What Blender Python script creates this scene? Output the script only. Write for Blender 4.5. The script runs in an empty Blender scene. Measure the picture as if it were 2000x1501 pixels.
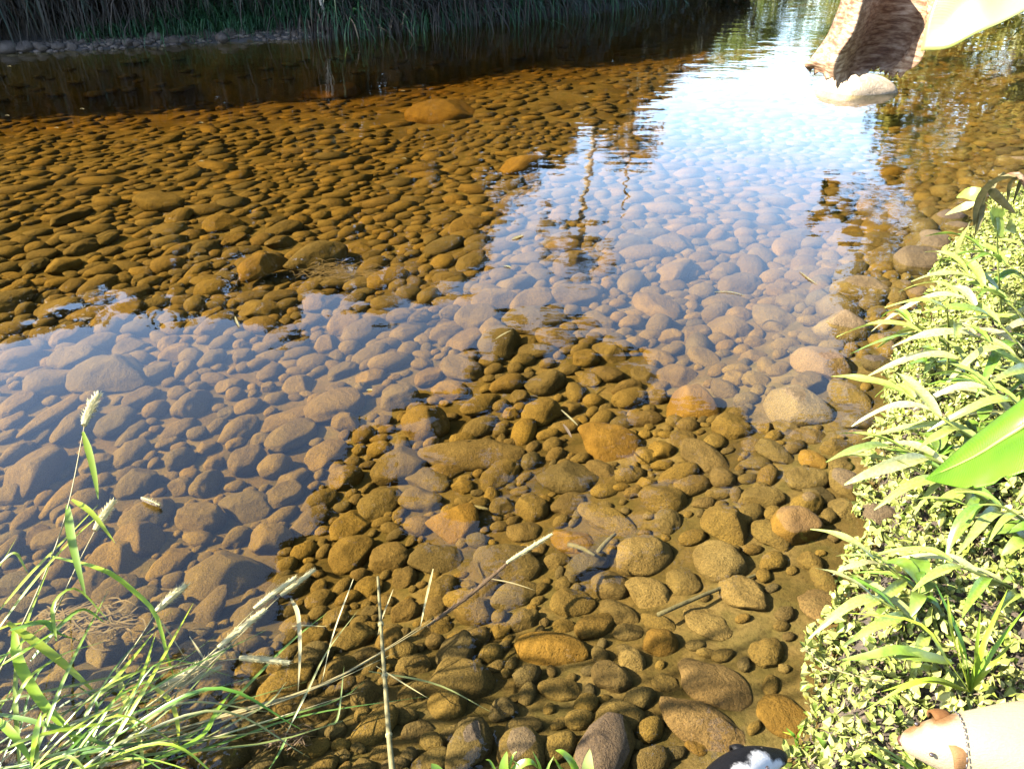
import bpy, bmesh, math, random
import numpy as np
from mathutils import Vector, Matrix, noise as mnoise

random.seed(7)
RNG = np.random.default_rng(7)
R = math.radians
SC = bpy.context.scene
COL = SC.collection

# ------------------------------------------------------------------ camera
CAM_H, PITCH, FPX, IW, IH = 2.2, R(32), 1500.0, 2000.0, 1501.0
cd = bpy.data.cameras.new('camera')
cd.sensor_fit = 'HORIZONTAL'; cd.sensor_width = 36; cd.lens = 36 * FPX / IW
cd.clip_start = 0.05; cd.clip_end = 1500
cam = bpy.data.objects.new('camera', cd); COL.objects.link(cam)
cam.location = (0, 0, CAM_H); cam.rotation_euler = (math.pi / 2 - PITCH, 0, 0)
SC.camera = cam

# ------------------------------------------------------------------ sky, sun, exposure
SUN_EL, SUN_AZ = R(36), R(-96)          # azimuth clockwise from +Y
SUN_DIR = Vector((math.sin(SUN_AZ) * math.cos(SUN_EL), math.cos(SUN_AZ) * math.cos(SUN_EL), math.sin(SUN_EL)))
world = bpy.data.worlds.new('World'); SC.world = world; world.use_nodes = True
wn = world.node_tree.nodes; wl = world.node_tree.links
sky = wn.new('ShaderNodeTexSky'); sky.sky_type = 'NISHITA'; sky.sun_disc = False
sky.sun_elevation = SUN_EL; sky.sun_rotation = SUN_AZ
sky.air_density = 1.0; sky.dust_density = .9; sky.ozone_density = 1.3
bg = wn['Background']; bg.inputs['Strength'].default_value = 0.115
wl.new(sky.outputs[0], bg.inputs['Color'])
sd_ = bpy.data.lights.new('sun', 'SUN'); sd_.energy = 5.0; sd_.angle = R(0.53); sd_.color = (1, .93, .8)
sun = bpy.data.objects.new('sun', sd_); COL.objects.link(sun)
sun.rotation_euler = (-SUN_DIR).to_track_quat('-Z', 'Y').to_euler(); sun.location = (-20, 0, 20)
SC.view_settings.view_transform = 'Standard'; SC.view_settings.look = 'None'
SC.view_settings.exposure = 3.5; SC.view_settings.gamma = 1.0; SC.view_settings.use_curve_mapping = False
SC.cycles.use_denoising = True
SC.cycles.max_bounces = 6; SC.cycles.transparent_max_bounces = 12; SC.cycles.glossy_bounces = 3
SC.cycles.transmission_bounces = 4; SC.cycles.diffuse_bounces = 2
SC.cycles.caustics_reflective = False; SC.cycles.caustics_refractive = False

# ------------------------------------------------------------------ pixel rays -> places
FWD = Vector((0, math.cos(PITCH), -math.sin(PITCH))); UPV = Vector((0, math.sin(PITCH), math.cos(PITCH)))
CAMP = Vector((0, 0, CAM_H))
def ray(px, py):
    return FWD + Vector((1, 0, 0)) * ((px - IW / 2) / FPX) + UPV * ((IH / 2 - py) / FPX)
def at(px, py, z=0.0):
    d = ray(px, py); return CAMP + d * ((z - CAM_H) / d.z)
def atd(px, py, dist):
    return CAMP + ray(px, py).normalized() * dist
def mir(px, py, hd):
    """place in the world whose mirror image in the water shows at this pixel, hd metres away on the ground"""
    d = ray(px, py); h = math.hypot(d.x, d.y); k = hd / h
    return Vector((d.x * k, d.y * k, -d.z * k - CAM_H))

# ------------------------------------------------------------------ banks and bed as one height function
NEAR = np.array([(-60, -14), (-30, -6), (-6, -.2), (-3, .95), (-2.1, 1.3), (-1, 1.12), (0, 1.18), (.55, 1.26), (.9, 1.42), (1.25, 1.9),
                 (1.55, 2.5), (2.1, 3.55), (3.2, 5.2), (5.7, 8.2), (11, 17), (17, 27), (20, 38), (18, 50), (8, 60),
                 (-15, 70), (-60, 80)], float)
FAR = np.array([(-60, -2), (-30, 5), (-14, 11.6), (-8.9, 14.3), (-3.6, 16.2), (0, 18.7), (2.5, 20.8), (5, 25), (6, 30),
                (4, 40), (-5, 50), (-60, 62)], float)
def sdist(P, L):
    """signed distance to a polyline, positive on its left"""
    best = np.full(len(P), 1e9); sg = np.ones(len(P))
    for a, b in zip(L[:-1], L[1:]):
        ab = b - a; t = np.clip(((P - a) @ ab) / (ab @ ab), 0, 1)
        q = a + t[:, None] * ab; dv = P - q; d = np.hypot(dv[:, 0], dv[:, 1])
        s = np.sign(ab[0] * (P[:, 1] - a[1]) - ab[1] * (P[:, 0] - a[0])); s[s == 0] = 1
        m = d < best - 1e-9; best[m] = d[m]; sg[m] = s[m]
    return best * sg
def sstep(a, b, x):
    t = np.clip((x - a) / (b - a), 0, 1); return t * t * (3 - 2 * t)
def vnoise(x, y, s, seed=0.0):
    """smooth cheap noise from summed sines"""
    v = np.zeros_like(x)
    for k in range(5):
        a = seed * 3.1 + k * 2.399; f = s * (1 + .37 * k)
        v += np.sin((x * math.cos(a) + y * math.sin(a)) * f + seed * 7 + k * 1.7) * np.cos((x * math.sin(a * 1.3) - y * math.cos(a * 1.3)) * f * .8 + k)
    return v / 3
def height(P):
    P = np.asarray(P, float); x, y = P[:, 0], P[:, 1]
    dn = sdist(P, NEAR); df = -sdist(P, FAR)
    wig = vnoise(x, y, 3.0, 1) * .05
    dn = dn + wig; df = df + vnoise(x, y, 1.2, 2) * .15
    shallow = sstep(-1.0, .6, x) * (1 - sstep(2.3, 4.2, y))
    bed = -.03 - (.40 - .17 * shallow) * sstep(0, 1.5, dn) - .02 * sstep(0, .15, dn)
    bed = bed - .14 * sstep(.6, -1.6, x) * sstep(.5, 2, dn)
    bed = bed - .25 * sstep(6, 13, y) * sstep(5, 1.5, df) + vnoise(x, y, 2.2, 3) * .03 * sstep(.2, 1, dn)
    bed = np.where(df < 1.0, np.maximum(bed, -.55 * sstep(0, 1.0, df) - .03), bed)
    ln = -dn
    landn = .1 * sstep(0, .12, ln) + .14 * sstep(.08, .9, ln) + .3 * sstep(.9, 6, ln) + vnoise(x, y, 4, 4) * .02 * sstep(.05, .4, ln) + 1.2 * sstep(6, 40, ln)
    lf = -df
    shore = .08 * sstep(0, .25, lf) + .05 * sstep(.3, 1.2, lf)
    landf = shore + 1.1 * sstep(.8 , 2.6, lf) + 1.2 * sstep(2, 7, lf) + 3 * sstep(10, 60, lf) + vnoise(x, y, 1.5, 5) * .08 * sstep(.3, 1.5, lf)
    z = np.where(ln > 0, landn, np.where(lf > 0, landf, bed))
    return z, dn, df
def hz(x, y):
    z, a, b = height([(x, y)]); return float(z[0])
def on_bed(px, py):
    z = -.3
    for _ in range(8):
        p = at(px, py, z); z = hz(p.x, p.y)
    return Vector((p.x, p.y, z))

# ------------------------------------------------------------------ helpers: objects and meshes
def tag(o, label=None, cat=None, group=None, kind=None):
    if label: o['label'] = label
    if cat: o['category'] = cat
    if group: o['group'] = group
    if kind: o['kind'] = kind
    return o
def link(o, parent=None):
    COL.objects.link(o)
    if parent is not None: o.parent = parent
    return o
def empty(name, loc=(0, 0, 0)):
    o = bpy.data.objects.new(name, None); o.location = loc; o.empty_display_size = .1
    return link(o)
def np_mesh(name, V, F, mat, smooth=True):
    """mesh from numpy verts and equal-sided faces"""
    V = np.ascontiguousarray(V, np.float32); F = np.ascontiguousarray(F, np.int32)
    me = bpy.data.meshes.new(name); k = F.shape[1]
    me.vertices.add(len(V)); me.vertices.foreach_set('co', V.ravel())
    me.loops.add(F.size); me.loops.foreach_set('vertex_index', F.ravel())
    me.polygons.add(len(F)); me.polygons.foreach_set('loop_start', np.arange(0, F.size, k, dtype=np.int32))
    me.polygons.foreach_set('loop_total', np.full(len(F), k, np.int32))
    me.polygons.foreach_set('use_smooth', np.full(len(F), bool(smooth)))
    me.update(calc_edges=True)
    if mat: me.materials.append(mat)
    return me
def np_obj(name, V, F, mat, parent=None, smooth=True):
    return link(bpy.data.objects.new(name, np_mesh(name, V, F, mat, smooth)), parent)

class MB:
    """collects tubes, ribbons and sheets; build() links them as one mesh object"""
    def __init__(s): s.v = []; s.f = []
    def tube(s, pts, rad, n=6, cap=True):
        pts = [Vector(p) for p in pts]; m = len(pts); b0 = len(s.v)
        if not isinstance(rad, (list, tuple)): rad = [rad] * m
        prev = None
        for i, p in enumerate(pts):
            t = (pts[min(i + 1, m - 1)] - pts[max(i - 1, 0)]).normalized()
            if prev is None: prev = t.orthogonal().normalized()
            prev = (prev - t * prev.dot(t)).normalized(); w = t.cross(prev)
            for k in range(n):
                a = 2 * math.pi * k / n
                s.v.append(p + (prev * math.cos(a) + w * math.sin(a)) * rad[i])
        for i in range(m - 1):
            for k in range(n):
                k2 = (k + 1) % n
                s.f.append((b0 + i * n + k, b0 + i * n + k2, b0 + (i + 1) * n + k2, b0 + (i + 1) * n + k))
        if cap:
            s.f.append(tuple(b0 + k for k in range(n))[::-1]); s.f.append(tuple(b0 + (m - 1) * n + k for k in range(n)))
    def ribbon(s, pts, wid, fold=.25, side=None, n=14, prof=None, twist=0.0):
        """tapered grass blade or strap leaf with a shallow V fold"""
        pts = crom([Vector(p) for p in pts], n); m = len(pts); b0 = len(s.v)
        for i, p in enumerate(pts):
            u = i / (m - 1); t = (pts[min(i + 1, m - 1)] - pts[max(i - 1, 0)]).normalized()
            sd = (side or Vector((0, 0, 1)).cross(t)); sd = sd - t * sd.dot(t)
            if sd.length < 1e-4: sd = t.orthogonal()
            sd.normalize()
            if twist: sd = Matrix.Rotation(twist * u, 3, t) @ sd
            up = t.cross(sd)
            if up.z < 0: up = -up
            w = wid * (prof(u) if prof else min(1, .35 + 3 * u) * (1 - u ** 2.2) ** .8 + .02) * .5
            s.v += [p - sd * w + up * w * fold, p.copy(), p + sd * w + up * w * fold]
        for i in range(m - 1):
            a = b0 + i * 3; s.f += [(a, a + 1, a + 4, a + 3), (a + 1, a + 2, a + 5, a + 4)]
    def sheet(s, rows):
        b0 = len(s.v); n = len(rows[0])
        for r in rows: s.v += [Vector(p) for p in r]
        for i in range(len(rows) - 1):
            for k in range(n - 1):
                a = b0 + i * n + k; s.f.append((a, a + 1, a + n + 1, a + n))
    def build(s, name, mat, parent=None, smooth=True, off=None):
        me = bpy.data.meshes.new(name)
        o = Vector(off) if off else Vector()
        me.from_pydata([tuple(v - o) for v in s.v], [], s.f); me.update()
        if smooth: me.polygons.foreach_set('use_smooth', [True] * len(me.polygons))
        me.materials.append(mat)
        return link(bpy.data.objects.new(name, me), parent)
def crom(P, n):
    """resample a polyline with Catmull-Rom"""
    P = list(P)
    if len(P) == 2: return [P[0].lerp(P[1], i / (n - 1)) for i in range(n)]
    Q = [P[0] * 2 - P[1]] + P + [P[-1] * 2 - P[-2]]; out = []; seg = len(P) - 1
    for i in range(n):
        g = i / (n - 1) * seg; k = min(int(g), seg - 1); t = g - k
        a, b, c, d = Q[k:k + 4]
        out.append(.5 * ((2 * b) + (c - a) * t + (2 * a - 5 * b + 4 * c - d) * t * t + (3 * b - a - 3 * c + d) * t ** 3))
    return out
def pin(o, loc):
    """rebase a top-level mesh so that its origin sits at loc"""
    loc = Vector(loc); o.data.transform(Matrix.Translation(-loc)); o.location = loc; return o

# ------------------------------------------------------------------ materials
MATS = {}
def nt(name):
    m = bpy.data.materials.new(name); m.use_nodes = True; MATS[name] = m
    n = m.node_tree.nodes; return m, n, m.node_tree.links, n['Principled BSDF']
def ramp(n, stops):
    r = n.new('ShaderNodeValToRGB'); e = r.color_ramp.elements
    if len(stops) == 1: stops = [(0, stops[0][1]), (1, tuple(v * .85 for v in stops[0][1]))]
    while len(e) < len(stops): e.new(.5)
    for k, (p, c) in enumerate(stops): e[k].position = p; e[k].color = (*c, 1)
    return r
def noise(n, l, scale, detail=4, vec=None, rough=.55):
    t = n.new('ShaderNodeTexNoise'); t.inputs['Scale'].default_value = scale; t.inputs['Detail'].default_value = detail
    t.inputs['Roughness'].default_value = rough
    if vec is not None: l.new(vec, t.inputs['Vector'])
    return t
def mixc(n, l, fac, a, b, mode='MIX'):
    m = n.new('ShaderNodeMix'); m.data_type = 'RGBA'; m.blend_type = mode
    for sk, v in ((m.inputs[0], fac), (m.inputs[6], a), (m.inputs[7], b)):
        if isinstance(v, bpy.types.NodeSocket): l.new(v, sk)
        elif isinstance(v, (int, float)): sk.default_value = v
        else: sk.default_value = (*v, 1)
    return m.outputs[2]
def bump(n, l, h, strength, dist, b):
    k = n.new('ShaderNodeBump'); k.inputs['Strength'].default_value = strength; k.inputs['Distance'].default_value = dist
    l.new(h, k.inputs['Height']); l.new(k.outputs[0], b.inputs['Normal']); return k

def stone_mat(name, island, cols, speck=(.45, 1.5), rough=.85, dist=.007, k=.55):
    m, n, l, b = nt(name)
    geo = n.new('ShaderNodeNewGeometry'); oi = n.new('ShaderNodeObjectInfo')
    rnd = geo.outputs['Random Per Island'] if island else oi.outputs['Random']
    r = ramp(n, [(i / (len(cols) - 1), tuple(v * k for v in c)) for i, c in enumerate(cols)]); l.new(rnd, r.inputs[0])
    pos = geo.outputs['Position']
    big = noise(n, l, 7, 3, pos); fine = noise(n, l, 150, 4, pos, .7); mid = noise(n, l, 28, 4, pos, .6)
    rb = ramp(n, [(.35, (.78, .72, .62)), (.68, (1.2, 1.17, 1.1))]); l.new(big.outputs[0], rb.inputs[0])
    rf = ramp(n, [(.34, (speck[0],) * 3), (.5, (1, 1, 1)), (.72, (speck[1], speck[1], speck[1] * .92))]); l.new(fine.outputs[0], rf.inputs[0])
    c = mixc(n, l, 1.0, r.outputs[0], rb.outputs[0], 'MULTIPLY'); c = mixc(n, l, 1.0, c, rf.outputs[0], 'MULTIPLY')
    l.new(c, b.inputs['Base Color']); b.inputs['Roughness'].default_value = rough; b.inputs['Specular IOR Level'].default_value = .15
    ad = n.new('ShaderNodeMath'); ad.operation = 'MULTIPLY_ADD'; ad.inputs[1].default_value = .45
    l.new(fine.outputs[0], ad.inputs[0]); l.new(mid.outputs[0], ad.inputs[2])
    bump(n, l, ad.outputs[0], .9, dist * 2.5, b)
    return m
BROWNS = [(.080, .049, .016), (.058, .039, .022), (.074, .049, .018), (.048, .035, .023), (.090, .056, .015), (.064, .045, .023), (.096, .061, .018)]
M_STONE = stone_mat('algae_stone', False, BROWNS)
M_STONES = stone_mat('algae_stone_small', True, BROWNS)
M_PINK = stone_mat('pink_stone', False, [(.095, .06, .036), (.085, .055, .034)])
M_PALE = stone_mat('pale_stone', False, [(.105, .072, .038), (.095, .067, .036)])
M_GOLD = stone_mat('gold_stone', False, [(.105, .059, .014), (.095, .054, .013)], (.7, 1.2))
M_DRY = stone_mat('dry_stone', False, [(.24, .19, .145), (.22, .18, .14)], (.7, 1.15), .9, k=1.0)
M_SHORE = stone_mat('shore_stone', True, [(.10, .08, .076), (.16, .135, .125), (.06, .05, .048)], (.6, 1.2), .8, k=.55)
def bed_mat():
    m, n, l, b = nt('river_bed_silt'); geo = n.new('ShaderNodeNewGeometry'); pos = geo.outputs['Position']
    a = noise(n, l, 1.6, 5, pos); f = noise(n, l, 60, 6, pos, .75); g = noise(n, l, 9, 4, pos)
    r = ramp(n, [(.3, (.018, .012, .005)), (.48, (.033, .023, .011)), (.62, (.05, .037, .022)), (.75, (.036, .025, .007))]); l.new(a.outputs[0], r.inputs[0])
    rf = ramp(n, [(.3, (.45, .42, .36)), (.5, (1, 1, 1)), (.75, (1.35, 1.3, 1.2))]); l.new(f.outputs[0], rf.inputs[0])
    rg = ramp(n, [(.35, (.7, .74, .6)), (.6, (1.1, 1.05, 1))]); l.new(g.outputs[0], rg.inputs[0])
    c = mixc(n, l, 1., r.outputs[0], rf.outputs[0], 'MULTIPLY'); c = mixc(n, l, 1., c, rg.outputs[0], 'MULTIPLY')
    l.new(c, b.inputs['Base Color']); b.inputs['Roughness'].default_value = .95; b.inputs['Specular IOR Level'].default_value = .1
    bump(n, l, f.outputs[0], .7, .012, b); return m
def soil_mat(name, c0, c1):
    m, n, l, b = nt(name); geo = n.new('ShaderNodeNewGeometry'); pos = geo.outputs['Position']
    a = noise(n, l, 3, 6, pos, .65); f = noise(n, l, 45, 5, pos, .7)
    r = ramp(n, [(.3, c0), (.7, c1)]); l.new(a.outputs[0], r.inputs[0])
    rf = ramp(n, [(.3, (.5,) * 3), (.7, (1.4,) * 3)]); l.new(f.outputs[0], rf.inputs[0])
    l.new(mixc(n, l, 1., r.outputs[0], rf.outputs[0], 'MULTIPLY'), b.inputs['Base Color']); b.inputs['Roughness'].default_value = .95
    bump(n, l, f.outputs[0], .8, .02, b); return m
M_BED = bed_mat()
M_NEARSOIL = soil_mat('near_bank_soil', (.014, .009, .004), (.034, .022, .011))
M_FARSOIL = soil_mat('far_bank_soil', (.009, .007, .006), (.02, .0165, .015))
M_GROUND = soil_mat('ground_grassy', (.025, .035, .01), (.05, .055, .02))

def leaf_mat(name, cols, trans=.4, rough=.5, spec=.3, island=True, streak=0, k=.46):
    """two-sided leaf: lit colour plus light shining through"""
    m, n, l, b = nt(name); geo = n.new('ShaderNodeNewGeometry'); oi = n.new('ShaderNodeObjectInfo')
    r = ramp(n, [(i / max(1, len(cols) - 1), tuple(v * k for v in c)) for i, c in enumerate(cols)])
    l.new(geo.outputs['Random Per Island'] if island else oi.outputs['Random'], r.inputs[0])
    c = r.outputs[0]
    if streak:
        tc = n.new('ShaderNodeTexCoord'); f = noise(n, l, streak, 4, tc.outputs['Object'], .7)
        rf = ramp(n, [(.35, (.7, .66, .55)), (.65, (1.15, 1.12, 1.1))]); l.new(f.outputs[0], rf.inputs[0])
        c = mixc(n, l, 1., c, rf.outputs[0], 'MULTIPLY')
    l.new(c, b.inputs['Base Color']); b.inputs['Roughness'].default_value = rough; b.inputs['Specular IOR Level'].default_value = spec
    t = n.new('ShaderNodeBsdfTranslucent'); l.new(c, t.inputs[0])
    mx = n.new('ShaderNodeMixShader'); mx.inputs[0].default_value = trans
    l.new(b.outputs[0], mx.inputs[1]); l.new(t.outputs[0], mx.inputs[2]); l.new(mx.outputs[0], n['Material Output'].inputs[0])
    return m
M_GINGER = leaf_mat('ginger_leaf', [(.30, .42, .07), (.40, .46, .10), (.13, .27, .03), (.46, .46, .18), (.2, .36, .04), (.5, .46, .22), (.34, .44, .08)], .35, .32, .5, False, 25)
M_SEEDLING = leaf_mat('seedling_leaf', [(.10, .2, .02), (.16, .27, .03), (.2, .28, .05)], .35, .35, .5, False, 30)
M_GINGERSTEM = leaf_mat('ginger_stem', [(.3, .34, .07)], .1, .7, .1, k=.3)
M_COVER = leaf_mat('ground_cover_leaf', [(.22, .27, .035), (.32, .34, .07), (.42, .4, .14), (.12, .18, .02), (.36, .36, .1), (.16, .22, .03)], .35, .5, k=.5)
M_LITTER = leaf_mat('dry_litter', [(.12, .075, .035), (.2, .14, .075), (.08, .05, .025), (.26, .2, .12)], .15, .8, k=.34)
M_GRASSL = leaf_mat('grass_blade', [(.16, .32, .02), (.30, .44, .03), (.40, .44, .04), (.10, .24, .02), (.44, .44, .08)], .45, .4, island=False)
M_GRASSD = leaf_mat('grass_blade_dark', [(.07, .15, .02), (.12, .2, .03), (.2, .2, .06), (.05, .1, .02)], .3, .4, island=False)
M_STRAW = leaf_mat('straw', [(.36, .30, .12), (.28, .22, .09), (.42, .36, .17)], .2, .6, island=False)
M_PALESTRAW = leaf_mat('pale_reed', [(.5, .44, .2)], .15, .7, .15, True, 30, k=.17)
M_SEED = leaf_mat('seed_head', [(.62, .55, .28), (.55, .46, .2), (.7, .62, .36)], .35, .6)
M_SEEDBROWN = leaf_mat('seed_head_brown', [(.08, .045, .014), (.12, .066, .02)], .25, .7)
M_DEADLEAF = None
M_BANANA = leaf_mat('banana_leaf', [(.24, .40, .03)], .5, .35, .5, True, 0)
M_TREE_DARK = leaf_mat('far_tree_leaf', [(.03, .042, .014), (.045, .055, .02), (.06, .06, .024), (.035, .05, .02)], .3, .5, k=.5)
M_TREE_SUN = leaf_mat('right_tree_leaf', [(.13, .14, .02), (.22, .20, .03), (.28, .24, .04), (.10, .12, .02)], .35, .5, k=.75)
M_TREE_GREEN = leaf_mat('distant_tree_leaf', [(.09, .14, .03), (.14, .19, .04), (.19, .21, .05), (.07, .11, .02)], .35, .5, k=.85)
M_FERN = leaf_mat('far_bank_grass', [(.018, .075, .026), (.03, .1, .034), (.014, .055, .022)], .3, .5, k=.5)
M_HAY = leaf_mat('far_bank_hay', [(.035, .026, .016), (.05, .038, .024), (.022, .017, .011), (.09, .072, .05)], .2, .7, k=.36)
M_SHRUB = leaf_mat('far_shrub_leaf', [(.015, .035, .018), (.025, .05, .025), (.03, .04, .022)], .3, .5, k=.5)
def bark_mat(name, a, b_):
    m, n, l, b = nt(name); tc = n.new('ShaderNodeTexCoord'); mp = n.new('ShaderNodeMapping'); mp.inputs['Scale'].default_value = (1, 1, .2)
    l.new(tc.outputs['Object'], mp.inputs[0]); f = noise(n, l, 18, 5, mp.outputs[0], .7)
    r = ramp(n, [(.3, a), (.7, b_)]); l.new(f.outputs[0], r.inputs[0]); l.new(r.outputs[0], b.inputs['Base Color'])
    b.inputs['Roughness'].default_value = .9; bump(n, l, f.outputs[0], .8, .02, b); return m
M_BARK = bark_mat('bark', (.045, .032, .022), (.1, .08, .06))
M_BARKPALE = bark_mat('bark_pale', (.15, .13, .1), (.25, .225, .185))
M_WOOD = bark_mat('wet_wood', (.01, .006, .0035), (.03, .0175, .0075))
M_TWIG = bark_mat('grey_twig', (.012, .0095, .0065), (.034, .027, .017))

def water_mat():
    m, n, l, b = nt('river_water'); n.remove(b)
    geo = n.new('ShaderNodeNewGeometry'); mp = n.new('ShaderNodeMapping'); mp.inputs['Scale'].default_value = (1, 1.6, 1)
    l.new(geo.outputs['Position'], mp.inputs[0])
    a = noise(n, l, 1.3, 2, mp.outputs[0]); c = noise(n, l, 7, 2, mp.outputs[0]); w = noise(n, l, .35, 2, geo.outputs['Position'])
    rr = ramp(n, [(.4, (.15,) * 3), (.62, (1,) * 3)]); l.new(w.outputs[0], rr.inputs[0])
    k = n.new('ShaderNodeMath'); k.operation = 'MULTIPLY'; l.new(c.outputs[0], k.inputs[0]); l.new(rr.outputs[0], k.inputs[1])
    k2 = n.new('ShaderNodeMath'); k2.operation = 'MULTIPLY_ADD'; k2.inputs[1].default_value = .16; l.new(k.outputs[0], k2.inputs[0]); l.new(a.outputs[0], k2.inputs[2])
    bp = n.new('ShaderNodeBump'); bp.inputs['Strength'].default_value = 1.0; bp.inputs['Distance'].default_value = .008
    l.new(k2.outputs[0], bp.inputs['Height'])
    dt = n.new('ShaderNodeVectorMath'); dt.operation = 'DOT_PRODUCT'; l.new(geo.outputs['Incoming'], dt.inputs[0]); l.new(geo.outputs['Normal'], dt.inputs[1])
    def mth(op, a_, b_=None):
        q = n.new('ShaderNodeMath'); q.operation = op
        for sk, v in zip(q.inputs, (a_, b_)):
            if v is None: continue
            if isinstance(v, (int, float)): sk.default_value = v
            else: l.new(v, sk)
        return q.outputs[0]
    # Schlick reflectance of water, the same from above and below (the sheet does not bend rays)
    frv = mth('MULTIPLY_ADD', mth('POWER', mth('SUBTRACT', 1.0, mth('ABSOLUTE', dt.outputs['Value'])), 5.0), .98)
    frv.node.inputs[2].default_value = .02
    gl = n.new('ShaderNodeBsdfGlossy'); gl.inputs['Roughness'].default_value = 0.0
    l.new(bp.outputs[0], gl.inputs['Normal'])
    tr = n.new('ShaderNodeBsdfTransparent'); tr.inputs[0].default_value = (.985, .955, .70, 1)
    mx = n.new('ShaderNodeMixShader'); l.new(frv, mx.inputs[0]); l.new(tr.outputs[0], mx.inputs[1]); l.new(gl.outputs[0], mx.inputs[2])
    va = n.new('ShaderNodeVolumeAbsorption'); va.inputs['Color'].default_value = (.80, .62, .12, 1); va.inputs['Density'].default_value = .5
    l.new(va.outputs[0], n['Material Output'].inputs['Volume'])
    l.new(mx.outputs[0], n['Material Output'].inputs[0]); return m
M_WATER = water_mat()

# ------------------------------------------------------------------ setting: bed, banks, ground, water
def grid_terrain():
    xs = np.concatenate([np.arange(-17, -4, .16), np.arange(-4, 5, .06), np.arange(5, 19, .16)])
    ys = np.concatenate([np.arange(-2, .8, .12), np.arange(.8, 6, .06), np.arange(6, 31, .16)])
    X, Y = np.meshgrid(xs, ys); P = np.column_stack([X.ravel(), Y.ravel()])
    z, dn, df = height(P); V = np.column_stack([P, z]); nx = len(xs); ny = len(ys)
    i, j = np.meshgrid(np.arange(nx - 1), np.arange(ny - 1)); a = (j * nx + i).ravel()
    F = np.column_stack([a, a + 1, a + nx + 1, a + nx])
    fn = dn[F].mean(1); ff = df[F].mean(1)
    out = {}
    for name, mask, mat in (('river_bed', (fn > 0) & (ff > 0), M_BED), ('near_bank', fn <= 0, M_NEARSOIL), ('far_bank', (fn > 0) & (ff <= 0), M_FARSOIL)):
        Fm = F[mask]; u, inv = np.unique(Fm, return_inverse=True)
        out[name] = tag(np_obj(name, V[u], inv.reshape(-1, 4), mat), kind='structure')
    # wide outer ground with a hole where the fine terrain lies
    xs2 = np.concatenate([np.arange(-260, -40, 20), np.arange(-40, 50, 1.5), np.arange(50, 280, 20)])
    ys2 = np.concatenate([np.arange(-160, -20, 20), np.arange(-20, 90, 1.5), np.arange(90, 320, 20)])
    X, Y = np.meshgrid(xs2, ys2); P = np.column_stack([X.ravel(), Y.ravel()]); z, dn, df = height(P)
    V = np.column_stack([P, z - .03]); nx = len(xs2); ny = len(ys2)
    i, j = np.meshgrid(np.arange(nx - 1), np.arange(ny - 1)); a = (j * nx + i).ravel()
    F = np.column_stack([a, a + 1, a + nx + 1, a + nx]); c = P[F].mean(1)
    F = F[~((c[:, 0] > -15.5) & (c[:, 0] < 17.5) & (c[:, 1] > -1) & (c[:, 1] < 29.5))]
    # the outer part is dropped a little where it runs under the fine terrain
    inn = (P[:, 0] > -16.9) & (P[:, 0] < 18.7) & (P[:, 1] > -1.9) & (P[:, 1] < 30.7); V[inn, 2] -= .15
    out['ground'] = tag(np_obj('ground', V, F, M_GROUND), kind='structure')
    return out
SET = grid_terrain(); BED = SET['river_bed']
wv = [(-60, -16, 0), (30, -16, 0), (60, 90, 0), (-60, 90, 0), (-60, -16, -4), (30, -16, -4), (60, 90, -4), (-60, 90, -4)]
WATER = tag(np_obj('water', np.array(wv, float), np.array([[0, 1, 2, 3], [7, 6, 5, 4], [0, 4, 5, 1], [1, 5, 6, 2], [2, 6, 7, 3], [3, 7, 4, 0]]), M_WATER, smooth=False), kind='structure')

# ------------------------------------------------------------------ stones
def ico(sub):
    bm = bmesh.new(); bmesh.ops.create_icosphere(bm, subdivisions=sub, radius=1)
    V = np.array([v.co[:] for v in bm.verts]); F = np.array([[v.index for v in f.verts] for f in bm.faces]); bm.free(); return V, F
ICO = {k: ico(k) for k in (1, 2, 3, 4)}
def stone_shape(sub, seed, flat=3, rough=.16, cut=(.55, .95)):
    V, F = ICO[sub]; V = V.copy(); r = np.random.default_rng(seed)
    for _ in range(flat):                                   # worn flats
        d = r.normal(size=3); d /= np.linalg.norm(d); h = r.uniform(*cut)
        t = V @ d; over = np.maximum(t - h, 0); V -= d * (over * .86)[:, None]
    s = r.uniform(0, 50)
    n1 = np.array([mnoise.noise(Vector(v * 1.1 + s)) for v in V]); n2 = np.array([mnoise.noise(Vector(v * 2.6 + s + 9)) for v in V])
    V *= (1 + rough * n1 + rough * .4 * n2)[:, None]
    if sub >= 4:
        n3 = np.array([mnoise.noise(Vector(v * 7 + s)) for v in V]); V *= (1 + .018 * n3)[:, None]
    V -= (V.max(0) + V.min(0)) / 2; V /= np.abs(V).max(0)
    return V, F
ROUND = [np_mesh('stone_round', *stone_shape(4, 100 + k, 3, .17), M_STONE) for k in range(14)]
ANGUL = [np_mesh('stone_angular', *stone_shape(4, 300 + k, 6, .12, (.45, .75)), M_STONE) for k in range(6)]
PLACED = []                                                 # x, y, radius of every stone set by hand
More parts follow.
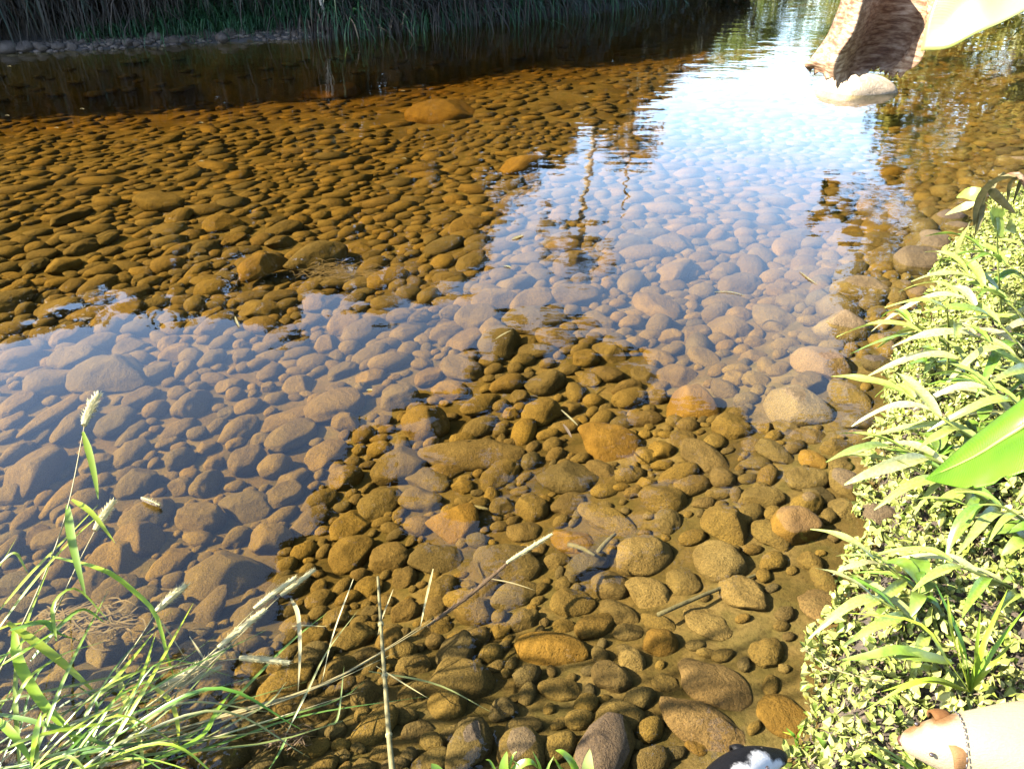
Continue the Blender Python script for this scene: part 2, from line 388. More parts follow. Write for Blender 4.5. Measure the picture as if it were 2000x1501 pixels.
def ground_ellipse(px, py, L, W, ang):
    """an ellipse in the picture -> centre, half axes and turn of a stone lying on the bed"""
    c = on_bed(px, py); d = ray(px, py).normalized(); dist = (c - CAMP).length; k = dist / (FPX * math.sqrt(1 + ((px - 1000) / FPX) ** 2 + ((py - 750) / FPX) ** 2)) * 1.0
    k = (c - CAMP).dot(FWD) / FPX
    sn = -d.z
    a = R(ang); A = np.array([[math.cos(a) * L / 2, -math.sin(a) * W / 2], [math.sin(a) * L / 2, math.cos(a) * W / 2]]) * k
    A[1] /= sn
    ly = np.hypot(*A[1]); lx = np.hypot(*A[0])
    if ly > lx * .92: A[1] *= lx * .92 / ly
    va = np.hypot(*A[1]) * sn; hh = math.sqrt(max((W * k / 2) ** 2 - va * va, 0)) / math.sqrt(1 - sn * sn)
    th = math.atan2(d.x, d.y); Rz = np.array([[math.cos(th), math.sin(th)], [-math.sin(th), math.cos(th)]])
    U, S, Vt = np.linalg.svd(Rz @ A)
    return c, S[0], max(S[1] * .92, S[0] * .3), math.atan2(U[1, 0], U[0, 0]), hh
def put_stone(px, py, L, W, ang=0, label=None, mat=None, angular=False, thick=.74, lift=.3, cat='stone', name=None):
    c, a, b, rz, hh = ground_ellipse(px, py, L, W, ang)
    h = min(a, b) * thick
    if thick == .74: h = min(max(hh * .9, h * .8), min(a, b) * 1.0)
    rr = random.Random(int(px * 7 + py * 13))
    me = rr.choice(ANGUL if angular else ROUND)
    o = bpy.data.objects.new(name or ('river_stone' if label else 'stone'), me)
    a *= 1.1; b *= 1.1; h *= 1.08
    o.scale = (a, b, h)
    o.rotation_euler = (rr.uniform(-.12, .12), rr.uniform(-.12, .12), rz + (math.pi if rr.random() < .5 else 0))
    # keep the picture centre: raise the stone, slide it back along the ray
    z = c.z + h * lift; p = at(px, py, z + h * .15); o.location = (p.x, p.y, z)
    if mat:
        o.data = me.copy(); o.data.materials.clear(); o.data.materials.append(mat)
    if label: tag(o, label, cat, 'stones lying on the river bed'); link(o)
    else: link(o, BED)
    PLACED.append((p.x, p.y, a, b, rz))
    return o
def crop(ox, oy, s, rows):
    for r in rows:
        px, py, L, W, ang = r[:5]; kw = r[5] if len(r) > 5 else {}
        put_stone(ox + px / s, oy + py / s, L / s, W / s, ang, **kw)
def lb(t, **k): return dict(label=t, **k)
G, PK, PL, AN = dict(mat=M_GOLD), dict(mat=M_PINK), dict(mat=M_PALE), dict(angular=True)
crop(0, 560, 2.5, [
 (250, 465, 240, 155, 5, lb('wide flat-topped grey-brown stone left of the biggest round one, under bluish sky glare')),
 (535, 425, 340, 175, -5, lb('biggest rounded grey-brown stone above the upright grass seed head, under sky glare')),
 (765, 415, 165, 110, 10, lb('smooth egg-shaped stone just right of the biggest rounded stone under the sky glare')),
 (685, 540, 200, 100, 25), (940, 570, 200, 150, 25), (370, 680, 260, 150, 40, lb('large tilted brown stone directly behind the tip of the tallest grass stalk')),
 (260, 630, 340, 90, 30), (565, 665, 190, 120, 10), (640, 715, 170, 85, 30), (630, 810, 190, 120, 15),
 (170, 890, 340, 230, 40, lb('very large dark brown stone at left picture edge, left of the tall grass stalk')),
 (70, 810, 190, 110, 30), (60, 1010, 160, 110, -20), (200, 730, 120, 60, 30), (330, 1010, 300, 110, 30), (120, 1140, 165, 90, 35),
 (670, 960, 200, 150, 20), (875, 840, 150, 130, 45), (460, 870, 170, 110, 15), (885, 975, 110, 115, 60), (1045, 860, 95, 85, 0), (1010, 960, 170, 150, 45),
 (980, 1130, 260, 190, -60, lb('dark kidney-shaped stone right of the floating bristly husk')),
 (710, 1120, 270, 150, 15, lb('brown stone lying right under the floating bristly husk')),
 (660, 1240, 230, 190, -10), (560, 1330, 240, 180, -10), (400, 1250, 260, 130, 30), (830, 1350, 240, 130, 35),
 (1100, 1420, 370, 280, 5, lb('largest brown boulder near the lower left, dark grass shadows crossing it')),
 (870, 690, 170, 80, 15), (820, 760, 110, 70, 10), (1160, 690, 200, 130, 15), (1110, 615, 100, 50, 5), (1205, 580, 140, 90, 10),
 (1410, 635, 290, 90, 5, lb('thin flat grey slab lying among the round stones left of centre', thick=.4)),
 (1010, 780, 100, 80, 0), (1150, 760, 110, 60, 20), (1205, 850, 170, 150, 20), (1275, 745, 100, 80, 0),
 (1430, 725, 260, 130, 20, lb('long tilted brown stone just below the thin flat slab')),
 (1340, 870, 160, 150, 40), (1590, 815, 200, 110, 15), (1430, 930, 170, 110, 25), (1390, 1015, 190, 110, 10), (1200, 1070, 240, 170, -20),
 (1555, 1040, 180, 120, 15), (1510, 1140, 220, 140, 25), (1320, 1230, 190, 190, 60), (1160, 1220, 150, 120, 30),
 (1640, 580, 280, 120, 5), (1690, 660, 130, 110, -20), (1460, 480, 150, 80, 0), (1645, 490, 100, 60, 5), (1310, 490, 70, 60, 0), (1120, 480, 130, 80, 10),
 (1320, 415, 140, 90, 20), (1030, 350, 140, 100, 10), (1185, 340, 90, 80, 20), (1080, 270, 130, 80, 25), (1180, 280, 80, 60, 0), (860, 325, 160, 80, 10),
 (825, 270, 110, 70, 20), (640, 290, 180, 100, 20), (1600, 280, 120, 100, 0), (1690, 180, 170, 130, 20), (1670, 410, 150, 80, 20), (340, 240, 190, 110, 30),
 (100, 350, 200, 120, 10), (90, 570, 180, 90, 15), (60, 650, 120, 60, 5), (30, 730, 100, 60, 10), (1570, 70, 180, 110, 10), (1400, 230, 220, 60, 15),
 (300, 1100, 150, 90, 60), (170, 1210, 130, 70, 20), (450, 1440, 220, 120, 20), (570, 1480, 220, 110, 10)])
crop(600, 700, 2.5, [
 (450, 190, 180, 150, 10, lb('plump rounded brown stone left of centre at the edge of the sky glare')),
 (310, 85, 140, 90, 0), (560, 25, 100, 60, 0), (750, 45, 200, 110, -15), (600, 85, 160, 80, 20), (700, 150, 170, 80, -10),
 (850, 220, 230, 120, 35, lb('tilted oblong stone above the long flat stone, casting a blue shadow')), (1165, 110, 200, 140, 15, AN),
 (1145, 265, 190, 170, 15, lb('round ball-like grey stone beside the short white floating twig')), (1000, 270, 85, 85, 0), (1040, 190, 90, 90, 0),
 (575, 320, 220, 200, -20, lb('rough round purplish stone up and left of the long flat stone')),
 (800, 460, 480, 150, -8, lb('long flat brown stone lying crosswise at the picture centre')),
 (455, 525, 260, 190, 15, lb('big rounded brown stone touching the left end of the long flat stone')), (680, 545, 170, 90, 0), (185, 580, 190, 150, 70),
 (560, 685, 200, 150, -10, lb('smooth tan stone with a pointed left end below the long flat stone')), (350, 705, 220, 130, 10), (215, 810, 230, 150, 30),
 (735, 805, 240, 210, 40, lb('yellow-brown upright stone with a straight dark right side below centre', mat=M_GOLD, angular=True, thick=.9)),
 (1280, 575, 280, 150, -5, lb('pale-based golden oval stone below the large golden one right of centre')), (1440, 545, 160, 90, -25),
 (1480, 420, 320, 180, -5, lb('large smooth golden oval stone right of the picture centre', mat=M_GOLD)),
 (960, 720, 130, 100, 0), (1100, 730, 160, 140, -30), (1280, 705, 170, 110, 10), (1490, 790, 320, 120, -15, lb('elongated olive stone above the bright gold oval, light ripples on it')),
 (1300, 890, 210, 110, -8, lb('bright gold oval stone just right of the brown seed head tip', mat=M_GOLD)),
 (980, 990, 320, 250, -20, lb('large tan boulder directly beneath the pale tip of the drooping seed head')), (220, 945, 230, 180, 20), (400, 970, 190, 150, 0),
 (630, 975, 250, 130, -5, lb('half-moon shaped brown stone with a flat top left of the tan boulder')), (485, 1070, 150, 110, 70, AN), (1220, 985, 120, 100, 0), (650, 1120, 170, 150, 10), (480, 1240, 160, 130, 30),
 (1300, 1190, 210, 140, 0, lb('oval stone ringed by a dark curved shadow below the bright gold oval')), (1060, 1280, 180, 130, 60), (950, 1330, 180, 100, 85),
 (1190, 1420, 340, 180, -5, lb('large orange stone with a dark shadow on its right, low at centre', mat=M_GOLD)), (1255, 1305, 110, 80, 0), (1480, 1110, 180, 150, -20),
 (1640, 960, 260, 220, 20, lb('big tan boulder half sunk in silt above the thin sunken twig', mat=M_PALE)), (760, 620, 110, 90, -20), (300, 630, 90, 60, 50), (1060, 840, 160, 100, 0),
 (590, 590, 220, 110, -20), (1660, 480, 110, 100, 0), (1600, 650, 160, 90, 70), (1660, 610, 110, 100, 40), (1560, 140, 150, 100, 20), (1700, 190, 80, 90, 60),
 (1290, 240, 110, 90, 20), (1460, 70, 160, 70, -5), (1370, 95, 130, 70, -15), (600, 1330, 150, 90, 30)])
crop(1100, 540, 2.5, [
 (650, 635, 260, 230, -20, lb('big blocky golden boulder left of the pale streaked boulder', mat=M_GOLD, angular=True)),
 (1160, 630, 310, 210, 0, lb('pale streaked boulder casting a wide blue shadow near the right leaves', mat=M_PALE, angular=True)),
 (825, 735, 180, 150, 0, lb('round olive stone like a ball below and between two big boulders')), (690, 885, 270, 150, -30, lb('oblong olive-grey stone slanting down right below the ball-like olive stone')),
 (1040, 860, 190, 100, -15), (1220, 890, 140, 100, -15, G), (500, 1080, 220, 190, -20, lb('split blocky stone with a deep blue-black shaded right face', angular=True, thick=.9)),
 (1140, 1210, 250, 220, 60, lb('leaf-shaped bright gold stone pointing up, near the right bank', mat=M_GOLD)),
 (760, 1390, 260, 200, -20, lb('tan wedge stone with a golden upper edge, touching the sunken twig', mat=M_PALE, angular=True)), (800, 1210, 230, 200, -30), (1020, 1260, 200, 130, -20), (1390, 1015, 200, 130, -10), (1190, 990, 180, 100, 5),
 (1270, 420, 300, 180, -5, lb('pinkish angular boulder under sky glare beside the long leaf tips', mat=M_PINK, angular=True)),
 (1380, 240, 260, 230, 0, lb('largest smooth pale lilac-looking boulder under sky glare at right', mat=M_PALE)), (1030, 210, 240, 130, -20), (790, 130, 200, 100, 0), (460, 150, 240, 140, -15), (800, 250, 210, 120, -10, AN), (660, 285, 160, 110, 40),
 (690, 400, 170, 100, -20), (470, 390, 150, 90, -10), (220, 370, 170, 110, -30), (110, 400, 130, 100, 10), (410, 475, 150, 70, -5), (560, 485, 190, 80, -5), (950, 505, 140, 80, 0), (790, 545, 150, 110, -40),
 (840, 500, 110, 90, -20), (1400, 575, 220, 120, -15), (940, 320, 100, 70, 10), (1230, 305, 150, 60, 0), (1090, 330, 130, 70, 0), (1080, 70, 170, 80, 5), (930, 390, 130, 60, 0), (1060, 450, 130, 80, 20), (530, 290, 120, 90, 0), (430, 285, 110, 50, 0),
 (180, 210, 160, 100, -30), (330, 590, 170, 130, 20), (465, 590, 110, 100, 70), (585, 790, 120, 80, 0), (400, 870, 110, 100, 60), (480, 850, 140, 120, 60), (930, 820, 110, 90, 0), (1200, 780, 170, 60, 5), (1340, 830, 150, 100, 20, AN), (1350, 920, 110, 70, 0),
 (1440, 710, 140, 80, 10), (990, 740, 80, 70, 0), (1090, 735, 120, 80, -20), (1250, 1060, 140, 80, -10), (1370, 1130, 140, 100, -20), (1550, 1160, 170, 100, 0)])
crop(600, 1000, 3.0, [
 (900, 980, 380, 230, -5, lb('square-cut brown block with a black shadow at its right, lower centre', angular=True, thick=.95)), (820, 1130, 220, 190, 0, AN), (650, 1270, 190, 100, 5), (620, 1060, 190, 120, 10), (350, 1060, 190, 170, 10), (620, 900, 200, 130, 0), (340, 830, 150, 120, 0),
 (1270, 1250, 210, 110, 5, lb('small flat oval brown stone lying in yellow silt near the bottom edge')), (1480, 1040, 240, 130, 0), (1150, 1160, 160, 150, 0), (55, 715, 200, 120, 80, AN), (360, 690, 110, 100, 0), (370, 590, 100, 90, 0), (200, 1430, 100, 70, 0), (50, 1380, 160, 110, 0),
 (430, 1410, 130, 80, 0), (170, 1280, 160, 120, 80), (760, 680, 180, 110, -10)])
crop(1100, 1000, 3.0, [
 (880, 1000, 420, 240, -10, lb('large pinkish slab striped by shadows, above the black and white dog', mat=M_PINK, thick=.4)), (820, 1230, 500, 260, -5, lb('pinkish slab right beside the black and white dog\'s head', mat=M_PINK, thick=.4)),
 (1060, 480, 290, 180, -15, lb('tan stone with a golden right end just below the sunken twig', mat=M_PALE)), (490, 470, 250, 190, -10, PL), (280, 420, 200, 130, 0), (700, 410, 200, 140, -10), (330, 590, 240, 140, -15), (390, 700, 180, 100, 5), (570, 760, 190, 180, 20, G), (560, 640, 200, 110, -10),
 (390, 860, 200, 160, -50, lb('tan pebble stone with a peeling dark crust and a shadow below', mat=M_PALE)), (850, 640, 300, 240, -35, dict(mat=M_PALE, thick=.25, lift=.1)), (1540, 560, 300, 280, -30, dict(mat=M_PINK, thick=.3, lift=.1)), (1300, 1200, 300, 240, 0, dict(mat=M_GOLD, thick=.35, lift=.1)), (1450, 290, 140, 120, 0), (600, 1000, 150, 100, 0, dict(thick=.4)), (780, 1380, 130, 70, 0, G)])
crop(0, 1090, 2.857, [
 (580, 530, 220, 190, 20), (760, 420, 240, 110, 30), (620, 180, 230, 140, 20), (1150, 310, 350, 150, 30), (790, 540, 120, 110, 0, G), (1320, 440, 200, 110, 0), (400, 330, 180, 130, 40), (180, 600, 260, 150, 20), (300, 690, 230, 120, 10), (1000, 550, 300, 130, 0), (1470, 540, 120, 110, 0),
 (1370, 870, 170, 110, 20), (1640, 370, 170, 130, 0), (1750, 450, 150, 140, 0), (900, 900, 200, 120, 0), (1700, 1070, 150, 110, 0), (1480, 1080, 160, 100, 0), (1150, 800, 220, 110, 20), (760, 750, 250, 120, 10)])
crop(0, 380, 3.333, [
 (1040, 50, 280, 100, -8, lb('lone orange-brown flat stone in the upper left of the sunlit shallows')), (550, 340, 240, 100, 15), (700, 290, 180, 90, 25), (410, 450, 210, 110, 0), (230, 460, 170, 80, 15), (1150, 360, 210, 80, 25), (1290, 390, 130, 80, 25), (900, 410, 110, 60, 0), (1280, 490, 170, 80, 15), (300, 670, 180, 90, 20),
 (160, 650, 150, 80, 0), (870, 640, 210, 110, 10), (620, 650, 130, 70, 0), (1530, 290, 170, 70, 20), (1170, 140, 190, 60, 5), (460, 140, 260, 60, 15), (1450, 180, 240, 70, 0), (1850, 220, 230, 70, 5), (1820, 310, 180, 90, 15), (910, 560, 110, 80, 40), (1940, 590, 120, 60, 20), (1830, 600, 150, 60, 25), (1850, 720, 200, 80, 20), (1830, 920, 220, 80, 10), (1380, 770, 140, 80, 20), (1700, 750, 260, 90, 0)])
put_stone(862, 222, 130, 42, 0, 'long orange-backed boulder far out below the dark reflection of the bank', M_GOLD, thick=.45, lift=.1)
put_stone(645, 180, 110, 34, 0, 'low orange boulder at the edge of the dark bank shadow', M_GOLD, thick=.35, lift=.1)
put_stone(1025, 318, 90, 44, 10, 'orange boulder at the left edge of the bright sky reflection', M_GOLD)
put_stone(615, 498, 115, 40, 8, 'dark stone whose wet top nearly breaks the surface by the straw mat', None, lift=.9)
put_stone(512, 518, 95, 50, 25, 'golden stone with a black wet end poking out of the water', M_GOLD, lift=1.0, thick=.8)

def fill_stones():
    """every further cobble: dart throwing from large to small between those set by hand"""
    cell = .3; gridd = {}
    def add(x, y, r):
        gridd.setdefault((int(x // cell), int(y // cell)), []).append((x, y, r))
    for (x, y, a, b, rz) in PLACED:
        for t in (-.5, 0, .5): add(x + math.cos(rz) * a * t, y + math.sin(rz) * a * t, b * .85)
    def free(x, y, r):
        i, j = int(x // cell), int(y // cell)
        for p in range(i - 1, i + 2):
            for q in range(j - 1, j + 2):
                for (X, Y, Rr) in gridd.get((p, q), ()):
                    if (x - X) ** 2 + (y - Y) ** 2 < ((r + Rr) * (.84 if y > 4.6 else 1.0)) ** 2: return False
        return True
    out = []
    rr = random.Random(5)
    for r0, r1, tries in ((.11, .16, 1500), (.075, .11, 6000), (.05, .075, 16000), (.03, .05, 30000), (.018, .03, 22000)):
        ymax = {.018: 3.6, .03: 6.5, .05: 11, .075: 17, .11: 20}[r0]
        for _ in range(tries):
            y = 1.15 + (ymax - 1.15) * rr.random(); x = rr.uniform(-1, 1) * (.8 + .82 * y)
            r = rr.uniform(r0, r1)
            if r > .085 and y < 4.6: continue
            if r0 < .05 and rr.random() < .5: continue
            if r >= .05 and y < 4.6 and rr.random() < .6: continue
            if x > .45 and y < 2.35 and rr.random() < .8: continue       # silt patch by the bank
            if y > 12 and rr.random() < .35: continue
            if free(x, y, r): add(x, y, r); out.append((x, y, r))
    P = np.array([(o[0], o[1]) for o in out]); z, dn, df = height(P)
    keep = (dn > .12) & (df > .3)
    return [(x, y, r, zz) for (x, y, r), zz, k in zip(out, z, keep) if k]
FILL = fill_stones()
# the largest-looking of them are single stones on the bed, the rest one mass
def shown(s): return s[2] / (s[1] + .5)
vis = [s for s in FILL if abs(s[0]) < .72 * (s[1] * .85 + 1.2) and s[1] > 1.6]
vis.sort(key=shown, reverse=True)
n_single = max(0, 296 - len([o for o in BED.children]))
single = set(vis[:n_single])
def turn(rr): return rr.gauss(.55, .45)
rr = random.Random(11)
for (x, y, r, z) in single:
    o = bpy.data.objects.new('stone', rr.choice(ROUND)); e = rr.uniform(1.1, 1.8); h = r * rr.uniform(.6, .9) * (1 - .6 * min(1, max(0, (y - 4.5) / 4.5)))
    o.scale = (r * e, r, h); o.rotation_euler = (rr.uniform(-.2, .2), rr.uniform(-.2, .2), turn(rr)); o.location = (x, y, z + h * .3); link(o, BED)
def stone_mass():
    base = {2: [stone_shape(2, 500 + k, 3, .17) for k in range(10)], 1: [stone_shape(1, 600 + k, 1, .15) for k in range(8)]}
    VV, FF = [], []; nv = 0
    for s in FILL:
        if s in single: continue
        x, y, r, z = s; V, F = rr.choice(base[2 if y < 7 else 1])
        e = rr.uniform(1.05, 1.9); h = r * rr.uniform(.6, .95) * (1 - .6 * min(1, max(0, (y - 4.5) / 4.5))); a = turn(rr)
        S = V * np.array([r * e, r, h]); c, sn = math.cos(a), math.sin(a); tl = rr.uniform(-.25, .25)
        S = np.column_stack([S[:, 0] * c - S[:, 1] * sn, S[:, 0] * sn + S[:, 1] * c, S[:, 2] + S[:, 0] * tl * .5])
        VV.append(S + np.array([x, y, z + h * (.3 - .3 * min(1, max(0, (y - 5) / 4)))])); FF.append(F + nv); nv += len(V)
    o = np_obj('pebbles', np.concatenate(VV), np.concatenate(FF), M_STONES, BED); o['kind'] = 'stuff'
stone_mass()

# stone standing out of the water under the dry leaf
p = at(1668, 176, 0)
me = np_mesh('rock', *stone_shape(4, 915, 5, .12, (.45, .8)), M_DRY)
o = link(bpy.data.objects.new('exposed_rock', me)); o.location = (p.x, p.y, .02); o.scale = (.52, .36, .2); o.rotation_euler = (0, .04, .15)
tag(o, 'sunlit pale flat-topped rock rising dry out of the water under the dead leaf', 'rock')

# ------------------------------------------------------------------ foliage helpers
def leaf_quads(C, Rd, per, size, rng, asp=2.2, flat=.0, sq=(1, 1, 1)):
    """per leaves scattered in each of the spheres C, Rd -> verts, quads"""
    C = np.asarray(C, float); Rd = np.asarray(Rd, float); n = len(C) * per
    c = np.repeat(C, per, 0); r = np.repeat(Rd, per)
    d = rng.normal(size=(n, 3)); d /= np.linalg.norm(d, axis=1)[:, None]
    p = c + d * (r * rng.uniform(.15, 1, n) ** .5)[:, None] * np.array(sq)
    return quads_at(p, size, rng, asp, flat)
def quads_at(p, size, rng, asp=2.2, flat=0.0, six=False):
    n = len(p); t = rng.normal(size=(n, 3)); t[:, 2] -= .4; t /= np.linalg.norm(t, axis=1)[:, None]
    w = rng.normal(size=(n, 3)); 
    if flat: w = w * (1 - flat) + np.cross(np.array([0, 0, 1.]), t) * flat
    w -= t * (w * t).sum(1)[:, None]; w /= np.linalg.norm(w, axis=1)[:, None]
    s = size * rng.uniform(.55, 1.35, n)[:, None]; q = np.cross(t, w) * .12
    if six:
        h = w / asp * s * .5; e = q * s
        V = np.stack([p - t * s * .5, p - t * s * .22 + h * .8 + e, p + t * s * .18 + h * .85 + e, p + t * s * .5 - e, p + t * s * .18 - h * .85 + e, p - t * s * .22 - h * .8 + e], 1).reshape(-1, 3)
        return V, np.arange(6 * n).reshape(-1, 6)
    V = np.stack([p - t * s * .5, p + (w / asp) * s * .5 + q * s, p + t * s * .5, p - (w / asp) * s * .5 + q * s], 1).reshape(-1, 3)
    return V, np.arange(4 * n).reshape(-1, 4)
def tree(name, label, base, clusters, radii, per, size, mat, trunk_r, bark, group=None, cat='tree', seed=1, limbs=12, lean=None, sq=(1, 1, 1)):
    rng = np.random.default_rng(seed); rr = random.Random(seed); base = Vector(base)
    t = tag(empty(name, base), label, cat, group)
    C = np.array(clusters, float); V, F = leaf_quads(C, radii, per, size, rng, sq=sq)
    np_obj('crown', V - np.array(base), F, mat, t, smooth=False)
    cen = Vector(C.mean(0)); top = cen.lerp(Vector(C[C[:, 2].argmax()]), .5)
    fork = lean or base.lerp(Vector((cen.x, cen.y, max(cen.z * .55, base.z + .5))), .6)
    m = MB(); path = crom([base + Vector((0, 0, -.3)), base.lerp(fork, .5) + Vector((rr.uniform(-.1, .1), rr.uniform(-.1, .1), 0)) * trunk_r * 6, fork, top], 14)
    m.tube(path, [trunk_r * (1 - .75 * i / 13) for i in range(14)], 8)
    for k in range(min(limbs, len(C))):
        e = Vector(C[rr.randrange(len(C))]); s = path[rr.randint(4, 11)]
        m.tube(crom([s, s.lerp(e, .5) + Vector((0, 0, .15 * (e - s).length)), e], 6), [trunk_r * .32 * (1 - i / 6.5) for i in range(6)], 5)
    m.build('trunk', bark, t, off=base)
    return t

# ------------------------------------------------------------------ far-bank trees: seen mirrored in the water, shading the bank
def bank_dist(px):
    return float(np.interp(px, [-1500, -600, 0, 640, 1000, 1200, 1350, 1420], [30, 21, 19, 19, 21, 23.5, 29, 33]))
FAR_TREES = [(-1350, 640), (-1050, 650), (-800, 690), (-560, 670), (-380, 690), (-240, 660), (-110, 700), (0, 675), (90, 640), (190, 575), (300, 590), (410, 625), (530, 660), (640, 590), (730, 625),
             (830, 590), (915, 560), (985, 360), (1075, 325), (1175, 285), (1265, 205), (1345, 140), (1400, 70)]
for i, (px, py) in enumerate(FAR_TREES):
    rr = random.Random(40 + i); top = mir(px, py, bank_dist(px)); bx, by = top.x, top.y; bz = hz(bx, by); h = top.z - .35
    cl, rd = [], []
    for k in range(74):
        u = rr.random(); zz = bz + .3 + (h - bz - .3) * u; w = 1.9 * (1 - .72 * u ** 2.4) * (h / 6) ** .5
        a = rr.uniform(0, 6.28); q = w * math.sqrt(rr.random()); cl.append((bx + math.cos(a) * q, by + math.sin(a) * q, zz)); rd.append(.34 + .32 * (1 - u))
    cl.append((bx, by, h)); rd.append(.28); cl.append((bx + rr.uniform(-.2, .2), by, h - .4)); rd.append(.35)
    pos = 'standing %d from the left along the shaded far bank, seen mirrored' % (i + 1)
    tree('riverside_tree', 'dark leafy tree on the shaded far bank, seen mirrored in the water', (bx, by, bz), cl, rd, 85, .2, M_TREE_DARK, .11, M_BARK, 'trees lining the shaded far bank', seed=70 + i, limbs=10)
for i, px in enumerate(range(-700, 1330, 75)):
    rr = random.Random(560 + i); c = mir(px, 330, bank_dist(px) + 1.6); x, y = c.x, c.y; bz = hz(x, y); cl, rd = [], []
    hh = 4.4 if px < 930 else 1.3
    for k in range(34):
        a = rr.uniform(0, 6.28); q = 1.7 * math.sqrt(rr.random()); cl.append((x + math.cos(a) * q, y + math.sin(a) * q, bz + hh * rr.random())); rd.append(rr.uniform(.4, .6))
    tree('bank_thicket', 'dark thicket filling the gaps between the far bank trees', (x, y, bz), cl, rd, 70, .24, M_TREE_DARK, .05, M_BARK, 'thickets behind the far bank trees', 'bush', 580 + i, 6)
# slim trees and a bare pole standing above them
def palm(px0, py0, px1, py1, hd, label, r=.5, fr=26, seed=3):
    rr = random.Random(seed); b = mir(px0, py0, hd); b.z = hz(b.x, b.y); tp = mir(px1, py1, hd)
    t = tag(empty('slender_tree', b), label, 'tree')
    m = MB(); m.tube(crom([b, b.lerp(tp, .5) + Vector((.12, 0, 0)), tp], 10), [.13 - .005 * i for i in range(10)], 6); m.build('trunk', M_BARKPALE, t, off=b)
    cl = [tp + Vector((rr.gauss(0, r * .8), rr.gauss(0, r * .5), rr.gauss(-.05, r * .5))) for _ in range(fr)]
    V, F = leaf_quads([c[:] for c in cl], [.27] * fr, 40, .2, np.random.default_rng(seed)); np_obj('crown', V - np.array(b), F, M_TREE_DARK, t, smooth=False)
palm(1165, 310, 1128, 478, 27, 'slender pale-trunked tree whose mirrored crown hangs in the sky reflection', .75, 34, 3)
palm(1215, 250, 1228, 290, 27, 'second slender tree, its mirrored crown left of the bare pole tip', .55, 26, 4)
b = mir(1222, 300, 27); b.z = hz(b.x, b.y); tp = mir(1219, 425, 27)
m = MB(); m.tube([b, b.lerp(tp, .5) + Vector((.05, 0, 0)), tp], [.06, .045, .03], 6); m.tube([b.lerp(tp, .6), b.lerp(tp, .72) + Vector((.35, 0, 0))], [.02, .01], 5)
o = pin(m.build('bare_pole_tree', M_BARK), b); tag(o, 'bare dead pole-like trunk mirrored in the bright sky reflection', 'tree')

# ------------------------------------------------------------------ right bank: sunlit trees seen mirrored
RT = [(8.6, 10.4, 6.2, 2.9), (9.9, 14.4, 6.8, 3.3), (12.2, 18.8, 7.2, 3.5), (15.2, 24, 7.6, 3.7), (19, 31, 8, 3.8), (23, 40, 8.4, 4)]
RLAB = ['nearest sunlit tree on the right bank, mirrored olive in the water', 'second sunlit tree along the right bank, with sprigs reaching over the water', 'third sunlit tree along the right bank, mirrored behind the dead leaf',
        'fourth sunlit tree along the right bank, mirrored near the top edge', 'fifth sunlit tree along the right bank, upstream', 'farthest sunlit tree on the straight right bank']
for i, (x, y, h, w) in enumerate(RT):
    rr = random.Random(90 + i); cl, rd = [], []; bz = hz(x, y)
    for k in range(70):
        u = rr.random(); a = rr.uniform(0, 6.28); q = w * math.sqrt(rr.random()) * math.sin(math.pi * (.22 + .7 * u)) ** .6
        cl.append((x + math.cos(a) * q, y + math.sin(a) * q, bz + .5 + (h - .5) * u)); rd.append(rr.uniform(.45, .75))
    if i == 0:
        kp = [q for q, c in enumerate(cl) if not (c[0] < 8.0 and c[2] < 3.6)]; cl = [cl[q] for q in kp]; rd = [rd[q] for q in kp]
        for k in range(26): cl.append((rr.uniform(4.9, 7.2), rr.uniform(8.4, 10.2), rr.uniform(3.4, 6.4))); rd.append(rr.uniform(.4, .6))
    if i == 1:
        for (px, py) in ((1625, 378), (1612, 425), (1640, 415), (1665, 440), (1690, 450), (1735, 235), (1745, 330), (1712, 470)):
            for _ in range(2):
                c = mir(px + rr.gauss(0, 9), py + rr.gauss(0, 7), 15); cl.append(c[:]); rd.append(.13)
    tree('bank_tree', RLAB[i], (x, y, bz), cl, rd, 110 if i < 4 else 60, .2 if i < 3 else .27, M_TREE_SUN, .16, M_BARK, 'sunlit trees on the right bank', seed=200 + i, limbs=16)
for i, (x, y) in enumerate([(7.9, 8.0), (9.3, 11.0), (10.6, 14.2), (12.7, 17.6), (14.8, 21), (17.2, 25)]):
    rr = random.Random(130 + i); cl, rd = [], []; bz = hz(x, y)
    for k in range(34):
        a = rr.uniform(0, 6.28); q = 1.3 * math.sqrt(rr.random()); cl.append((x + math.cos(a) * q, y + math.sin(a) * q * 1.3, bz + .2 + 2 * rr.random() ** 1.3)); rd.append(rr.uniform(.3, .5))
    tree('bank_bush', 'sunlit bush at the water line of the right bank, mirrored olive in the water', (x, y, bz), cl, rd, 90, .16, M_TREE_SUN, .05, M_BARK, 'bushes along the right bank', 'bush', 230 + i, 8)
# trees round the distant bend
for i, (x, y) in enumerate([(22, 46), (21.5, 53), (18, 57), (13.5, 61), (9, 64), (4, 67), (-2, 69), (-9, 72), (26, 52), (16, 66), (-16, 74), (29, 44), (16, 55.5), (20.5, 50), (14.5, 58), (24, 58), (11, 61.5), (23, 49)]):
    rr = random.Random(160 + i); cl, rd = [], []; bz = hz(x, y); h = rr.uniform(5.6, 7.8); w = rr.uniform(2.4, 3.3)
    for k in range(46):
        u = rr.random(); a = rr.uniform(0, 6.28); q = w * math.sqrt(rr.random()) * math.sin(math.pi * (.2 + .72 * u)) ** .5
        cl.append((x + math.cos(a) * q, y + math.sin(a) * q, bz + .4 + (h - .6) * u)); rd.append(rr.uniform(.6, .95))
    tree('distant_tree', 'sunlit green tree at the distant river bend, mirrored near the top of the picture', (x, y, bz), cl, rd, 55, .4, M_TREE_GREEN, .18, M_BARK, 'trees round the distant river bend', seed=260 + i, limbs=8)

